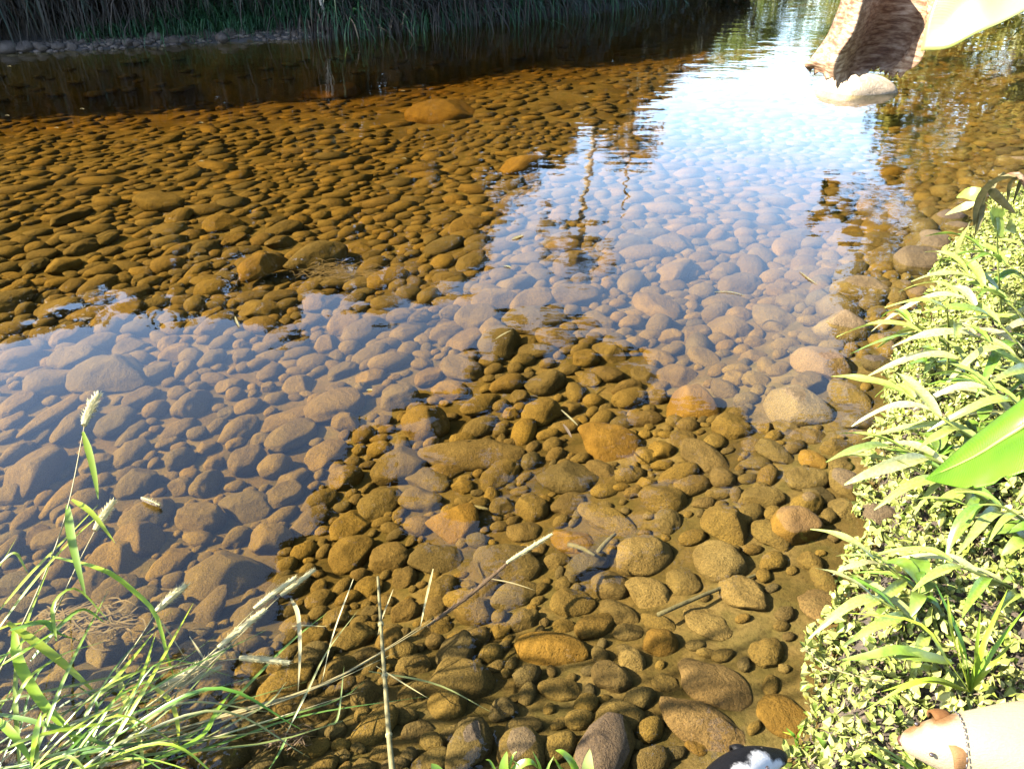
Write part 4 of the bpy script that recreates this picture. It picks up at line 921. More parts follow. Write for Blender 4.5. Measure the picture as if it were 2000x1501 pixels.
# withered drooping plant above the ginger
WB = at(2030, 560, .2); wp = tag(empty('withered_plant', WB), 'withered brown and pale plant with limp hanging strips at the right edge', 'plant')
m = MB(); m.tube(crom([WB, at(2020, 430, .9), at(1995, 345, 1.15), at(1950, 350, 1.1)], 12), [.02 - .001 * i for i in range(12)], 6); m.build('stem', M_DEADLEAF, wp, off=WB)
for w_, pts in [(.07, [(1985, 345, 1.15), (1945, 358, 1.12), (1915, 395, 1.0), (1902, 448, .85)]), (.05, [(1955, 350, 1.1), (1930, 365, 1.08), (1918, 410, .95), (1908, 455, .85)]), (.03, [(1995, 345, 1.14), (1975, 360, 1.1), (1968, 400, .95)]), (.03, [(2000, 345, 1.14), (1992, 365, 1.08), (1978, 400, .96)]),
                (.045, [(1930, 365, 1.08), (1960, 395, .98), (1985, 418, .9)]), (.04, [(1925, 400, .98), (1915, 430, .9), (1905, 455, .82)]), (.025, [(1965, 345, 1.1), (1955, 340, 1.12), (1950, 344, 1.12)])]:
    q = MB(); q.ribbon([at(*p) for p in pts], w_, fold=.5, n=12, side=Vector((1, .3, .2))); q.build('dead_strip', M_PALESTRAW, wp, off=WB)
for w_, pts in [(.07, [(1925, 385, 1.0), (1890, 378, 1.0), (1868, 385, .95)]), (.05, [(1905, 398, .97), (1870, 410, .92), (1846, 420, .85)]), (.09, [(1935, 410, .9), (1955, 440, .8), (1960, 462, .7)]), (.06, [(1985, 410, .9), (1975, 440, .8), (1985, 455, .75)]), (.1, [(1893, 440, .85), (1880, 470, .7), (1866, 510, .55)])]:
    q = MB(); q.ribbon([at(*p) for p in pts], w_, fold=.3, n=10, side=Vector((.5, .3, .8))); q.build('leaf', M_GINGER, wp, off=WB)

# ------------------------------------------------------------------ left foreground grass
def seed_head(pts, r, bristle, label_mat, parent, off, seed=1, n=220, core=.55):
    """foxtail spike: a core with fine bristles standing out all round"""
    rr = random.Random(seed); P = crom([Vector(p) for p in pts], 14); m = MB()
    r = r * 1.35; m.tube(P, [r * core * (.35 + .65 * math.sin(math.pi * (.12 + .8 * i / 13)) ** .6) for i in range(14)], 7)
    for k in range(n):
        g = rr.random() * 12.99; i = int(g); p = P[i].lerp(P[i + 1], g - i); t = (P[i + 1] - P[i]).normalized()
        o1 = t.orthogonal().normalized(); o2 = t.cross(o1); a = rr.uniform(0, 6.28); d = o1 * math.cos(a) + o2 * math.sin(a); pr = math.sin(math.pi * (.1 + .82 * g / 13)) ** .6
        s = p + d * r * core * pr * .7; e = p + d * r * pr * rr.uniform(.9, 1.35) + t * bristle * rr.uniform(.5, 1.1); w = d.cross(t) * r * .09
        b = len(m.v); m.v += [s - w, s + w, e]; m.f.append((b, b + 1, b + 2))
    return m.build('seed_head', label_mat, parent, smooth=False, off=off)
def stalk(label, stem, head, leaves=(), hr=.011, mat=None, stem_mat=None, seed=1, sr=.003, brown=None, group='foxtail grasses in the left foreground'):
    b = at(*stem[0]); t = tag(empty('foxtail_grass', b), label, 'grass', group); m = MB()
    m.tube(crom([at(*q) for q in stem], 16), [sr * (1 - .03 * i) for i in range(16)], 5); m.build('stem', stem_mat or M_STRAW, t, off=b)
    if head: seed_head([at(*q) for q in head], hr, hr * 1.1, mat or M_SEED, t, b, seed)
    if brown: seed_head([at(*q) for q in brown], hr * 1.1, hr * 1.4, M_SEEDBROWN, t, b, seed + 5, 260, .45)
    for lf in leaves:
        w = lf[0]; q = MB(); q.ribbon([at(*x) for x in lf[1:]], w * 1.35, n=14); q.build('leaf', M_GRASSL, t, off=b)
    return t
stalk('tallest upright foxtail grass at left, with a fluffy pale head against the stones', [(-10, 1330, .2), (75, 1150, .38), (130, 1000, .52), (168, 815, .66)], [(164, 830, .65), (175, 800, .67), (192, 770, .69)],
      [(.017, (162, 843, .645), (176, 890, .6), (186, 935, .55), (192, 975, .5)), (.02, (132, 985, .53), (138, 1040, .5), (152, 1105, .46), (168, 1165, .4)), (.015, (140, 975, .52), (180, 1003, .5), (225, 1060, .44))], .018, seed=2)
stalk('shorter foxtail grass just right of the tallest, pale head beside the floating husk', [(95, 1225, .2), (150, 1105, .33), (186, 1035, .42)], [(185, 1035, .42), (202, 1008, .44), (222, 978, .46)], [(.014, (60, 1290, .25), (110, 1230, .3), (160, 1190, .3), (205, 1215, .24))], .016, seed=3)
stalk('thin foxtail stalk with one pale head leaning over the largest brown boulder', [(228, 1310, .08), (270, 1250, .16), (305, 1195, .22)], [(306, 1192, .22), (335, 1165, .25), (364, 1142, .27)], [(.013, (95, 1085, .35), (200, 1112, .36), (262, 1155, .3), (305, 1202, .22), (328, 1285, .12), (342, 1325, .06))], .016, seed=4)
stalk('bright straw-coloured foxtail with a long pale head pointing up right near two others', [(120, 1480, .12), (300, 1370, .16), (428, 1262, .2)], [(426, 1264, .2), (470, 1228, .22), (518, 1190, .24)], (), .014, seed=5, sr=.004)
stalk('foxtail whose slim pale tip lies beyond the bright straw-coloured one', [(100, 1500, .12), (330, 1350, .15), (495, 1192, .2)], [(496, 1188, .2), (535, 1158, .22), (576, 1128, .23)], (), .012, seed=6)
stalk('foxtail with the uppermost slim bristly tip of the pale cluster', [(110, 1505, .12), (360, 1340, .14), (545, 1165, .18)], [(548, 1162, .18), (580, 1138, .2), (614, 1112, .21)], (), .012, seed=7)
stalk('foxtail with a bushy yellow head lying low over the water', [(20, 1500, .12), (200, 1400, .13), (310, 1345, .12)], [(308, 1346, .12), (370, 1312, .12), (440, 1268, .13)], (), .017, seed=8)
stalk('foxtail with ragged frayed yellow head lowest in the pale cluster', [(30, 1510, .1), (220, 1400, .1), (330, 1340, .09)], [(345, 1340, .09), (395, 1318, .09), (430, 1302, .09)], (), .013, seed=9)
stalk('foxtail with a brush-like head lying level to the right', [(100, 1400, .12), (330, 1305, .12), (470, 1285, .11)], [(468, 1284, .11), (515, 1287, .11), (566, 1293, .1)], (), .014, seed=10)
stalk('long drooping foxtail lying far right on the water with a half brown head', [(180, 1500, .12), (400, 1420, .1), (620, 1342, .06), (760, 1265, .03), (850, 1210, .02)], [(990, 1098, .04), (1035, 1070, .05), (1078, 1043, .07)], (), .011, seed=11, brown=[(835, 1222, .015), (920, 1160, .015), (1000, 1092, .03)])
m = MB()
# long leaf blades crossing the lower left, each its own part
GB = at(40, 1510, .15)
rows = [(.024, (28, 1225, .34), (36, 1290, .3), (82, 1372, .24), (140, 1432, .2), (185, 1500, .14)), (.022, (15, 1215, .35), (88, 1268, .3), (140, 1310, .24), (192, 1358, .14)),
  (.014, (228, 1305, .14), (246, 1370, .18), (274, 1450, .16), (280, 1510, .12)), (.012, (288, 1332, .14), (332, 1368, .15), (348, 1420, .12), (345, 1468, .05)), (.013, (268, 1500, .12), (388, 1442, .12), (425, 1385, .12), (452, 1350, .1)),
  (.016, (20, 1230, .35), (85, 1215, .34), (110, 1235, .3), (158, 1252, .22)), (.012, (0, 1300, .3), (50, 1270, .34), (118, 1225, .3)), (.009, (0, 1190, .4), (60, 1120, .42), (120, 1060, .44), (192, 985, .46)), (.008, (-20, 1250, .36), (70, 1130, .44), (150, 1045, .46), (212, 990, .46)),
  (.014, (190, 1355, .16), (230, 1320, .2), (300, 1235, .2)), (.01, (150, 1440, .15), (190, 1360, .2), (280, 1305, .18), (295, 1282, .16)), (.01, (-20, 1480, .2), (60, 1440, .25), (180, 1415, .2), (285, 1408, .15), (278, 1360, .14)),
  (.02, (60, 1510, .15), (70, 1440, .26), (80, 1390, .3)), (.018, (-10, 1400, .24), (30, 1440, .24), (70, 1500, .16)), (.012, (150, 1510, .12), (280, 1460, .15), (330, 1450, .1)), (.011, (20, 1390, .26), (60, 1320, .3), (130, 1275, .28)),
  (.012, (50, 1510, .15), (140, 1470, .2), (190, 1420, .2), (260, 1390, .12)), (.009, (0, 1100, .4), (30, 1080, .42), (55, 1120, .36)), (.01, (110, 1250, .3), (105, 1180, .36), (150, 1150, .36), (215, 1215, .24))]
rr = random.Random(77)
for k in range(24):
    x0 = rr.uniform(-120, 230); y0 = rr.uniform(1440, 1560); L = rr.uniform(160, 430); a = rr.gauss(.95, .4); z0 = rr.uniform(.12, .2)
    x1, y1 = x0 + math.cos(a) * L * .6, y0 - math.sin(a) * L * .6; b_ = a - rr.uniform(-.3, 1.3); x2, y2 = x1 + math.cos(b_) * L * .5, y1 - math.sin(b_) * L * .5
    rows.append((rr.uniform(.004, .011), (x0, y0, z0), (x1, y1, z0 + rr.uniform(.06, .16)), (x2, y2, z0 + rr.uniform(-.02, .1))))
blades('grass_clump', 'tangle of bright green and yellow grass blades filling the lower left corner', GB, rows, M_GRASSL, 'grass')
rows = [(.008, (-30, 1375, .22), (110, 1345, .22), (240, 1318, .18), (480, 1275, .1)), (.012, (-20, 1390, .24), (80, 1412, .24), (200, 1452, .18), (290, 1495, .1)), (.009, (-20, 1500, .16), (140, 1488, .16), (300, 1472, .12), (520, 1450, .06), (690, 1400, .03)), (.007, (80, 1510, .14), (260, 1440, .12), (430, 1380, .08), (600, 1330, .04)),
  (.01, (300, 1480, .1), (420, 1400, .08), (560, 1260, .04), (640, 1195, .02)), (.007, (310, 1490, .1), (430, 1452, .06), (600, 1395, .03), (840, 1358, .01)), (.007, (330, 1470, .1), (480, 1420, .05), (650, 1370, .02), (712, 1330, .01)), (.006, (560, 1430, .03), (600, 1350, .08), (640, 1270, .12), (700, 1190, .16)), (.006, (400, 1440, .1), (520, 1375, .1), (560, 1330, .12)),
  (.006, (280, 1420, .1), (330, 1380, .12), (350, 1340, .12)), (.007, (150, 1500, .12), (190, 1380, .18), (140, 1330, .2)), (.006, (560, 1440, .03), (545, 1470, .02), (520, 1510, .02)), (.006, (250, 1450, .12), (420, 1440, .08), (560, 1420, .03)), (.006, (640, 1415, .02), (660, 1400, .02), (672, 1300, .08)), (.006, (720, 1310, .02), (850, 1335, .01), (960, 1390, .01))]
for k in range(22):
    x0 = rr.uniform(-120, 200); y0 = rr.uniform(1450, 1560); L = rr.uniform(200, 480); a = rr.gauss(.6, .35); z0 = rr.uniform(.1, .18)
    x1, y1 = x0 + math.cos(a) * L * .6, y0 - math.sin(a) * L * .6; b_ = a - rr.uniform(-.2, .9); x2, y2 = x1 + math.cos(b_) * L * .5, y1 - math.sin(b_) * L * .5
    rows.append((rr.uniform(.004, .008), (x0, y0, z0), (x1, y1, z0 + rr.uniform(.03, .12)), (x2, y2, z0 + rr.uniform(-.06, .06))))
blades('shaded_grass_clump', 'dark shaded grass stems sweeping low to the right across the bottom left water', at(0, 1500, .15), rows, M_GRASSD, 'grass', part='stem')
rows = [(.005, (100, 1510, .12), (420, 1400, .08), (640, 1330, .04), (840, 1212, .02)), (.005, (120, 1510, .12), (440, 1398, .07), (660, 1322, .035), (860, 1196, .02)), (.005, (60, 1500, .12), (320, 1430, .1), (600, 1350, .04), (780, 1270, .02)), (.005, (140, 1510, .1), (380, 1450, .08), (700, 1350, .02)), (.006, (90, 1430, .18), (230, 1390, .16), (350, 1330, .13), (420, 1290, .12)), (.006, (60, 1440, .18), (220, 1380, .16), (330, 1335, .13)),
  (.004, (690, 1130, .2), (650, 1240, .12), (628, 1335, .05)), (.004, (768, 1150, .18), (745, 1210, .14), (738, 1240, .1)), (.007, (846, 1110, .1), (832, 1170, .08), (820, 1228, .03)), (.012, (568, 1168, .16), (582, 1200, .17), (586, 1270, .12), (582, 1350, .03)), (.005, (370, 1242, .14), (402, 1290, .1), (408, 1278, .12)), (.004, (305, 1200, .2), (340, 1250, .12), (365, 1290, .06)), (.005, (570, 1222, .1), (600, 1221, .09), (640, 1223, .08)), (.005, (960, 1130, .03), (1000, 1138, .02), (1045, 1152, .01)), (.004, (735, 1300, .03), (790, 1335, .02), (840, 1365, .01))]
blades('straw_bundle', 'bundle of thin straw-coloured stems lying low across the bottom left water', at(100, 1510, .12), rows, M_STRAW, 'straw', part='straw')
# pale reed standing at the bottom
m = MB(); rp = crom([at(768, 1520, .22), at(760, 1440, .21), at(752, 1330, .19), at(745, 1235, .18), at(738, 1126, .17)], 20); m.tube(rp, [.0085 - .0002 * i for i in range(20)], 8)
t = tag(empty('broken_reed', rp[0]), 'pale broken reed standing upright at the bottom, left of centre', 'reed'); m.build('stem', M_PALESTRAW, t, off=rp[0])
for k in (5, 10, 15):
    q = MB(); q.tube([rp[k] - (rp[k + 1] - rp[k]) * .12, rp[k] + (rp[k + 1] - rp[k]) * .12], .0098, 8); q.build('node', M_STRAW, t, off=rp[0])
# tall reeds standing out of the picture at left: their shadows stripe the shallows
for i in range(11):
    rr = random.Random(900 + i); x = rr.uniform(-2.75, -2.15); y = rr.uniform(1.15, 1.7); h = rr.uniform(1.7, 2.7); b = Vector((x, y, hz(x, y)))
    t = tag(empty('tall_reed', b), 'tall reed outside the left edge whose shadow stripes the shallows', 'reed', 'reeds left of the picture'); m = MB()
    tp = b + Vector((rr.uniform(.0, .25), rr.uniform(-.1, .1), h)); pth = crom([b, b.lerp(tp, .5) + Vector((-.04, 0, 0)), tp], 10); m.tube(pth, [.014 - .0009 * j for j in range(10)], 5); m.build('stem', M_STRAW, t, off=b)
    for k in (4, 6, 7, 8):
        q = MB(); d = Vector((rr.uniform(-.2, .6), rr.uniform(-.4, .4), 0)); q.ribbon([pth[k], pth[k] + d * .3 + Vector((0, 0, .22)), pth[k] + d * .7 + Vector((0, 0, .12))], .024, n=8); q.build('leaf', M_GRASSL, t, off=b)
# shoots along the bottom edge
for i, (lab, bq, tips) in enumerate([
  ('whitish blunt young leaf standing at the bottom edge, right of the green shoots', (1150, 1540, .2), [(.03, (1148, 1500, .26), (1152, 1462, .3))]),
  ('curved green leaf shoot at the bottom edge left of the whitish blunt leaf', (1135, 1545, .2), [(.018, (1120, 1495, .27), (1100, 1470, .3), (1085, 1464, .3)), (.008, (1095, 1500, .25), (1082, 1478, .28))]),
  ('broad pale green bud shoot with frilly tip at the bottom edge', (985, 1545, .2), [(.024, (984, 1500, .26), (990, 1466, .3)), (.006, (1000, 1480, .28), (1010, 1466, .3)), (.006, (960, 1490, .25), (948, 1482, .26)), (.02, (1010, 1500, .26), (1035, 1487, .28), (1052, 1500, .25))]),
  ('thin pale spiky blades at the bottom edge between the two broader shoots', (1062, 1550, .2), [(.007, (1055, 1500, .27), (1040, 1465, .31)), (.006, (1070, 1500, .26), (1082, 1475, .29)), (.005, (1020, 1500, .26), (1000, 1483, .28))]),
  ('small round green leaf just peeking over the bottom edge', (860, 1545, .2), [(.03, (855, 1510, .25), (842, 1490, .27))])]):
    b = at(*bq); blades('leafy_shoot', lab, b, [(t_[0], bq) + t_[1:] for t_ in tips], M_BPALE if i == 0 else M_BANANA, 'plant', None, part='leaf')

# ------------------------------------------------------------------ sticks, floating things, sunken straw
m = MB(); pts = crom([at(1285, 1200, -.06), at(1370, 1163, -.06), at(1450, 1132, -.07), at(1520, 1108, -.08), at(1585, 1092, -.09)], 14); m.tube(pts, [.009 - .0004 * i for i in range(14)], 6)
tag(pin(m.build('sunken_twig', M_TWIG), pts[7]), 'long thin dark twig lying sunken across the stones at lower right', 'twig')
m = MB(); pts = crom([at(1395, 1310, -.1), at(1430, 1332, -.1), at(1462, 1352, -.11)], 8); m.tube(pts, [.006, .006, .006, .005, .005, .004, .004, .003], 5); m.tube([pts[6], pts[6] + Vector((.03, .06, .01))], [.003, .002], 4)
tag(pin(m.build('sunken_twig', M_WOOD), pts[3]), 'short forked dark twig sunken on the pinkish slab above the dog', 'twig')
m = MB(); m.tube(crom([at(1430, 1422, -.1), at(1410, 1445, -.1), at(1392, 1466, -.1)], 6), [.009, .009, .008, .008, .007, .006], 6); o = m.build('sunken_twig', M_WOOD); tag(pin(o, at(1410, 1445, -.1)), 'dark stub of branch sunken just left of the black and white dog', 'twig')
for i, (a_, b_, lab) in enumerate([((1165, 1098), (1200, 1068), 'short thick broken stick on the bed right of the bright gold oval'), ((1110, 1082), (1160, 1110), 'flat grey stick lying below the bright gold oval stone'), ((905, 1008), (955, 1018), 'small tan stick lying on the bed right of the upright yellow stone')]):
    p0, p1 = on_bed(*a_), on_bed(*b_); p0.z += .06; p1.z += .08; m = MB(); m.tube(crom([p0, p0.lerp(p1, .5) + Vector((0, 0, .01)), p1], 6), [.010, .011, .010, .009, .008, .006], 7); tag(pin(m.build('sunken_stick', M_TWIG), p0), lab, 'stick')
def floater(name, label, cat, pts, w, mat, z=.004, fold=.3):
    m = MB(); m.ribbon([at(p[0], p[1], z) for p in pts], w, fold=fold, n=8, prof=lambda u: math.sin(math.pi * (.06 + .88 * u)) ** .7); o = m.build(name, mat); tag(pin(o, at(pts[0][0], pts[0][1], 0)), label, cat)
floater('floating_leaf', 'small pale yellow leaf floating left of the mirrored slender tree crown', 'leaf', [(1000, 467), (1010, 464), (1022, 459)], .035, M_PALESTRAW)
floater('floating_leaf', 'tiny white leaf floating just below the small pale yellow leaf', 'leaf', [(984, 520), (990, 520), (998, 522)], .02, M_PALESTRAW)
floater('floating_twig', 'short white twig floating beside the round ball-like stone', 'twig', [(1096, 800), (1112, 815), (1128, 830)], .012, M_PALESTRAW)
floater('floating_twig', 'small brown leaf piece floating under the short white twig', 'twig', [(1100, 828), (1108, 840), (1116, 854)], .016, M_LITTER)
floater('floating_twig', 'thin curved white straw floating on the bright sky reflection at right', 'twig', [(1395, 570), (1425, 570), (1455, 577)], .012, M_PALESTRAW)
floater('floating_twig', 'crossed white straws floating at the right part of the sky reflection', 'twig', [(1562, 530), (1580, 545), (1596, 555)], .014, M_PALESTRAW)
floater('floating_twig', 'tiny upright white straw on the water left of centre', 'twig', [(459, 618), (462, 628), (467, 638)], .014, M_PALESTRAW)
floater('floating_twig', 'white straw floating on the stones above the long flat stone', 'twig', [(968, 662), (982, 653), (998, 645)], .012, M_PALESTRAW)
floater('floating_leaf', 'yellow fleck of leaf floating above the plump rounded stone', 'leaf', [(716, 762), (722, 761), (727, 762)], .016, M_PALESTRAW)
for i, (px, py) in enumerate([(160, 213), (393, 240), (789, 310), (393, 315), (110, 250), (18, 130), (14, 226), (1145, 190), (787, 178)]):
    floater('floating_fleck', 'tiny pale fleck drifting on the far left water', 'fleck', [(px - 4, py), (px, py - 1), (px + 4, py)], .014, M_PALESTRAW); SC.objects[-1]['group'] = 'flecks drifting on the water'
# bristly husk floating left
hb = at(294, 981, .008); t = tag(empty('floating_husk', hb), 'dark bristly husk with white fringe floating above a brown stone at left', 'husk')
m = MB(); m.tube(crom([at(276, 973, .012), at(295, 980, .014), at(313, 988, .012)], 8), [.004, .008, .01, .011, .011, .01, .008, .004], 7); m.build('core', M_WOOD, t, off=hb)
o = seed_head([at(276, 971, .02), at(295, 978, .022), at(312, 986, .02)], .01, .008, M_SEED, t, hb, 33, 140, .3); o.name = 'fringe'
# withered brown grass sunken behind the lower left blades and straw mat out in the stream
def mat_of_straw(name, label, c, n, lx, ly, z, L, mat, seed, w=.006):
    rr = random.Random(seed); m = MB()
    for k in range(n):
        p = at(c[0] + rr.gauss(0, lx), c[1] + rr.gauss(0, ly), z + rr.uniform(-.05, .03)); a = rr.gauss(.15, .6); d = Vector((math.cos(a), math.sin(a), rr.uniform(-.1, .1))) * L * rr.uniform(.4, 1)
        m.ribbon([p - d * .5, p + Vector((0, rr.gauss(0, .02), .01)), p + d * .5], w, n=5)
    o = m.build(name, mat); o['kind'] = 'stuff'; tag(pin(o, at(c[0], c[1], z)), label, 'straw')
mat_of_straw('straw_mat', 'tangled orange straw mat just under the rippled surface left of centre', (665, 532), 260, 33, 9, -.06, .16, M_SEEDBROWN, 5)
mat_of_straw('straw_mat', 'brown rotting grass mass sunken behind the lower left blades', (190, 1215), 160, 40, 14, -.05, .16, M_SEEDBROWN, 6, .008)
mat_of_straw('straw_mat', 'reddish rootlets fanning out below the long drooping foxtail', (560, 1440), 120, 22, 10, -.02, .09, M_SEEDBROWN, 7, .004)

# ------------------------------------------------------------------ dogs
def dog_mat(name, base, tan, masks, rough=.7):
    """coat: base colour, second colour inside soft spheres (place, radius), short-hair grain"""
    m, n, l, b = nt(name); geo = n.new('ShaderNodeNewGeometry'); pos = geo.outputs['Position']; nz = noise(n, l, 45, 4, pos, .7)
    fac = None
    for (c, r, sg) in masks:
        d = n.new('ShaderNodeVectorMath'); d.operation = 'DISTANCE'; l.new(pos, d.inputs[0]); d.inputs[1].default_value = c
        ad = n.new('ShaderNodeMath'); ad.operation = 'MULTIPLY_ADD'; ad.inputs[1].default_value = -.035; l.new(nz.outputs[0], ad.inputs[0]); l.new(d.outputs['Value'], ad.inputs[2])
        mr = n.new('ShaderNodeMapRange'); mr.interpolation_type = 'SMOOTHSTEP'; mr.inputs[1].default_value = r - .017 - sg; mr.inputs[2].default_value = r - .017 + sg; mr.inputs[3].default_value = 1; mr.inputs[4].default_value = 0; l.new(ad.outputs[0], mr.inputs[0])
        if fac is None: fac = mr.outputs[0]
        else:
            mx = n.new('ShaderNodeMath'); mx.operation = 'MAXIMUM'; l.new(fac, mx.inputs[0]); l.new(mr.outputs[0], mx.inputs[1]); fac = mx.outputs[0]
    c = mixc(n, l, fac, base, tan); l.new(c, b.inputs['Base Color']); b.inputs['Roughness'].default_value = rough; b.inputs['Specular IOR Level'].default_value = .06
    mp = n.new('ShaderNodeMapping'); mp.inputs['Scale'].default_value = (60, 220, 220); l.new(pos, mp.inputs[0]); f = noise(n, l, 1, 3, mp.outputs[0], .7); bump(n, l, f.outputs[0], .5, .006, b); return m
def skin_body(nodes, edges, mat, parent, root, name='body'):
    keys = list(nodes); idx = {k: i for i, k in enumerate(keys)}; me = bpy.data.meshes.new(name)
    off = parent.location
    me.from_pydata([tuple(Vector(nodes[k][0]) - off) for k in keys], [(idx[a], idx[b]) for a, b in edges], [])
    o = link(bpy.data.objects.new(name, me), parent); sk = o.modifiers.new('skin', 'SKIN'); sk.use_smooth_shade = True
    for k in keys:
        v = me.skin_vertices[0].data[idx[k]]; r = nodes[k][1]; v.radius = tuple(q * 1.13 for q in r) if isinstance(r, tuple) else (r * 1.13, r * 1.13); v.use_root = (k == root)
    ss = o.modifiers.new('smooth', 'SUBSURF'); ss.levels = 2; ss.render_levels = 3; me.materials.append(mat); return o
def simple(name, col, rough, spec=.5):
    m, n, l, b = nt(name); f = noise(n, l, 60, 3); r = ramp(n, [(.3, tuple(c * .8 for c in col)), (.7, col)]); l.new(f.outputs[0], r.inputs[0]); l.new(r.outputs[0], b.inputs['Base Color'])
    b.inputs['Roughness'].default_value = rough; b.inputs['Specular IOR Level'].default_value = spec; return m
M_NOSE = simple('brown_nose', (.03, .012, .007), .35); M_BNOSE = simple('black_nose', (.002, .002, .0022), .35, .12); M_EYE = simple('dog_eye', (.02, .012, .008), .1, .8); M_CHAIN = simple('chain_metal', (.03, .028, .03), .4)
def ball(name, p, s, mat, parent):
    V, F = ICO[3]; o = np_obj(name, V * np.array(s), F, mat, parent); o.location = Vector(p) - parent.location; return o
def ear(name, p0, d, w, L, drop, mat, parent):
    """folded ear flap"""
    p0, d, w = Vector(p0), Vector(d).normalized(), Vector(w).normalized(); rows = []
    for i in range(8):
        u = i / 7; c = p0 + d * L * math.sin(u * 1.7) * .8 + Vector((0, 0, -drop * u ** 1.6 + .012 * math.sin(u * 3))); hw = L * .42 * (1 - u ** 2.2) ** .6 + .002
        rows.append([c + w * hw * q + Vector((0, 0, -.006 * q * q)) for q in (-1, -.5, 0, .5, 1)])
    return sheet_obj(name, rows, mat, parent, parent.location, .006)
# pale dog, head to the left
nz_ = at(1752, 1449, .44); skl = at(1838, 1452, .485); nk = at(1905, 1462, .49); sh_ = at(2010, 1475, .47); rp_ = sh_ + Vector((.42, .0, .0))
gx = lambda v: hz(v.x, v.y)
D1 = tag(empty('dog', (sh_.x + .2, sh_.y, hz(sh_.x + .2, sh_.y))), 'cream and tan dog at the bottom right, facing left with a thin chain', 'dog')
mz = nz_.lerp(skl, .42) + Vector((0, 0, .004))
def legs(nodes, edges, S, Rm, w, r):
    for nm, b_, k in (('f', S, 1), ('h', Rm, -1)):
        for sd in (-1, 1):
            t_ = b_ + Vector((0, sd * w, -.04)); g = hz(t_.x, t_.y); a1 = Vector((t_.x + .015 * k, t_.y, g + (t_.z - g) * .5)); a2 = Vector((t_.x - (.02 if nm == 'h' else .0) * k, t_.y, g + .05)); a3 = Vector((t_.x - .035, t_.y, g + .014))
            for q, p_, rr_ in (('a', t_, r * 1.3), ('b', a1, r), ('c', a2, r * .7), ('d', a3, r * .75)): nodes[nm + str(sd) + q] = (p_, rr_)
            edges += [('S' if nm == 'f' else 'R', nm + str(sd) + 'a'), (nm + str(sd) + 'a', nm + str(sd) + 'b'), (nm + str(sd) + 'b', nm + str(sd) + 'c'), (nm + str(sd) + 'c', nm + str(sd) + 'd')]
N = {'R': (rp_, (.095, .1)), 'M': (sh_.lerp(rp_, .5) + Vector((0, 0, -.01)), (.1, .105)), 'S': (sh_, (.105, .12)), 'K': (nk, (.078, .085)), 'H': (skl, (.06, .062)), 'Z': (mz, (.036, .034)), 'T': (nz_ + (mz - nz_) * .15, (.019, .019)),
     't1': (rp_ + Vector((.12, 0, .06)), .022), 't2': (rp_ + Vector((.24, .02, .14)), .014)}
E = [('R', 'M'), ('M', 'S'), ('S', 'K'), ('K', 'H'), ('H', 'Z'), ('Z', 'T'), ('R', 't1'), ('t1', 't2')]
legs(N, E, sh_ + Vector((.02, 0, 0)), rp_, .065, .03)
TANM = [(tuple(mz + Vector((-.005, .035, .03))), .036, .02), (tuple(skl + Vector((-.0, .05, .06))), .04, .015), (tuple(sh_ + Vector((.0, -.06, .1))), .03, .02), (tuple(sh_ + Vector((.24, -.05, .09))), .08, .04)]
M_COAT1 = dog_mat('cream_coat', (.12, .096, .062), (.06, .031, .012), TANM)
skin_body(N, E, M_COAT1, D1, 'S')
ball('nose', nz_ + Vector((.012, 0, .006)), (.012, .015, .012), M_NOSE, D1)
for s in (-1, 1): ball('eye', skl + Vector((-.047, s * .04, .02)), (.0055, .0055, .0055), M_EYE, D1)
for s in (-1, 1): ear('ear', skl + Vector((.012, s * .03, .05)), (-.1, s, .05), (1, 0, 0), .052, .055, dog_mat('tan_ear%d' % (s + 1), (.08, .042, .017), (.05, .022, .007), TANM), D1)
m = MB(); cc = skl.lerp(nk, .42); ax = (nk - skl).normalized(); o1 = ax.orthogonal().normalized(); o2 = ax.cross(o1)
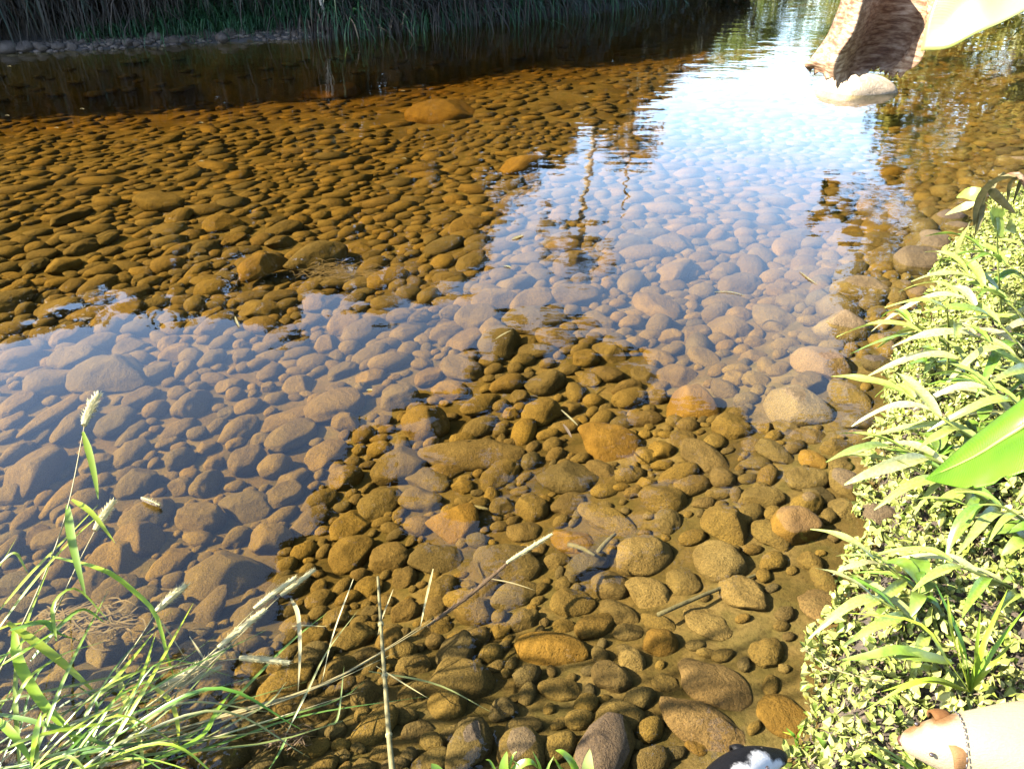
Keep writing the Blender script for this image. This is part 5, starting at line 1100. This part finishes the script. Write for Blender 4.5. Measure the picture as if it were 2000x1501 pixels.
for k in range(30):
    a, a2 = 2 * math.pi * k / 30, 2 * math.pi * (k + .7) / 30; rd_ = .079
    m.tube([cc + (o1 * math.cos(a) + o2 * math.sin(a)) * rd_, cc + (o1 * math.cos(a2) + o2 * math.sin(a2)) * rd_], .0016, 5)
m.build('chain_collar', M_CHAIN, D1, off=D1.location)
# black and white dog, only the head in view
nz2 = at(1536, 1478, .33); sk2 = at(1462, 1489, .365); nk2 = at(1418, 1530, .36); S2 = Vector((nk2.x - .09, nk2.y - .16, .33)); R2 = S2 + Vector((-.12, -.36, 0))
D2 = tag(empty('dog', (S2.x - .05, S2.y - .15, hz(S2.x, S2.y - .15))), 'black and white dog at the bottom edge, its head turned right', 'dog')
mz2 = nz2.lerp(sk2, .45) + Vector((0, 0, .004))
N = {'R': (R2, .09), 'M': (S2.lerp(R2, .5), .092), 'S': (S2, (.095, .1)), 'K': (nk2, (.06, .065)), 'H': (sk2, (.044, .046)), 'Z': (mz2, (.027, .026)), 'T': (nz2 + (mz2 - nz2) * .12, (.018, .018)), 't1': (R2 + Vector((-.03, -.1, .07)), .02), 't2': (R2 + Vector((-.03, -.18, .16)), .012)}
E = [('R', 'M'), ('M', 'S'), ('S', 'K'), ('K', 'H'), ('H', 'Z'), ('Z', 'T'), ('R', 't1'), ('t1', 't2')]
legs(N, E, S2, R2, .055, .027)
WH = [(tuple(at(1490, 1512, .38)), .05, .008), (tuple(at(1530, 1515, .36)), .04, .008), (tuple(at(1455, 1530, .40)), .045, .008), (tuple(S2 + Vector((.08, 0, .03))), .06, .01)]
M_COAT2 = dog_mat('black_white_coat', (.0025, .0023, .0025), (.2, .195, .19), WH, .45)
skin_body(N, E, M_COAT2, D2, 'S')
ball('nose', nz2 + Vector((-.01, 0, .004)), (.012, .015, .013), M_BNOSE, D2)
for s in (-1, 1): ball('eye', sk2 + Vector((.036, s * .025, .018)), (.006, .006, .006), M_EYE, D2)
for s in (-1, 1): ear('ear', sk2 + Vector((-.02, s * .016, .03)), (-.3, s, -.2), (.9, 0, 0), .034, .05, M_COAT2, D2)
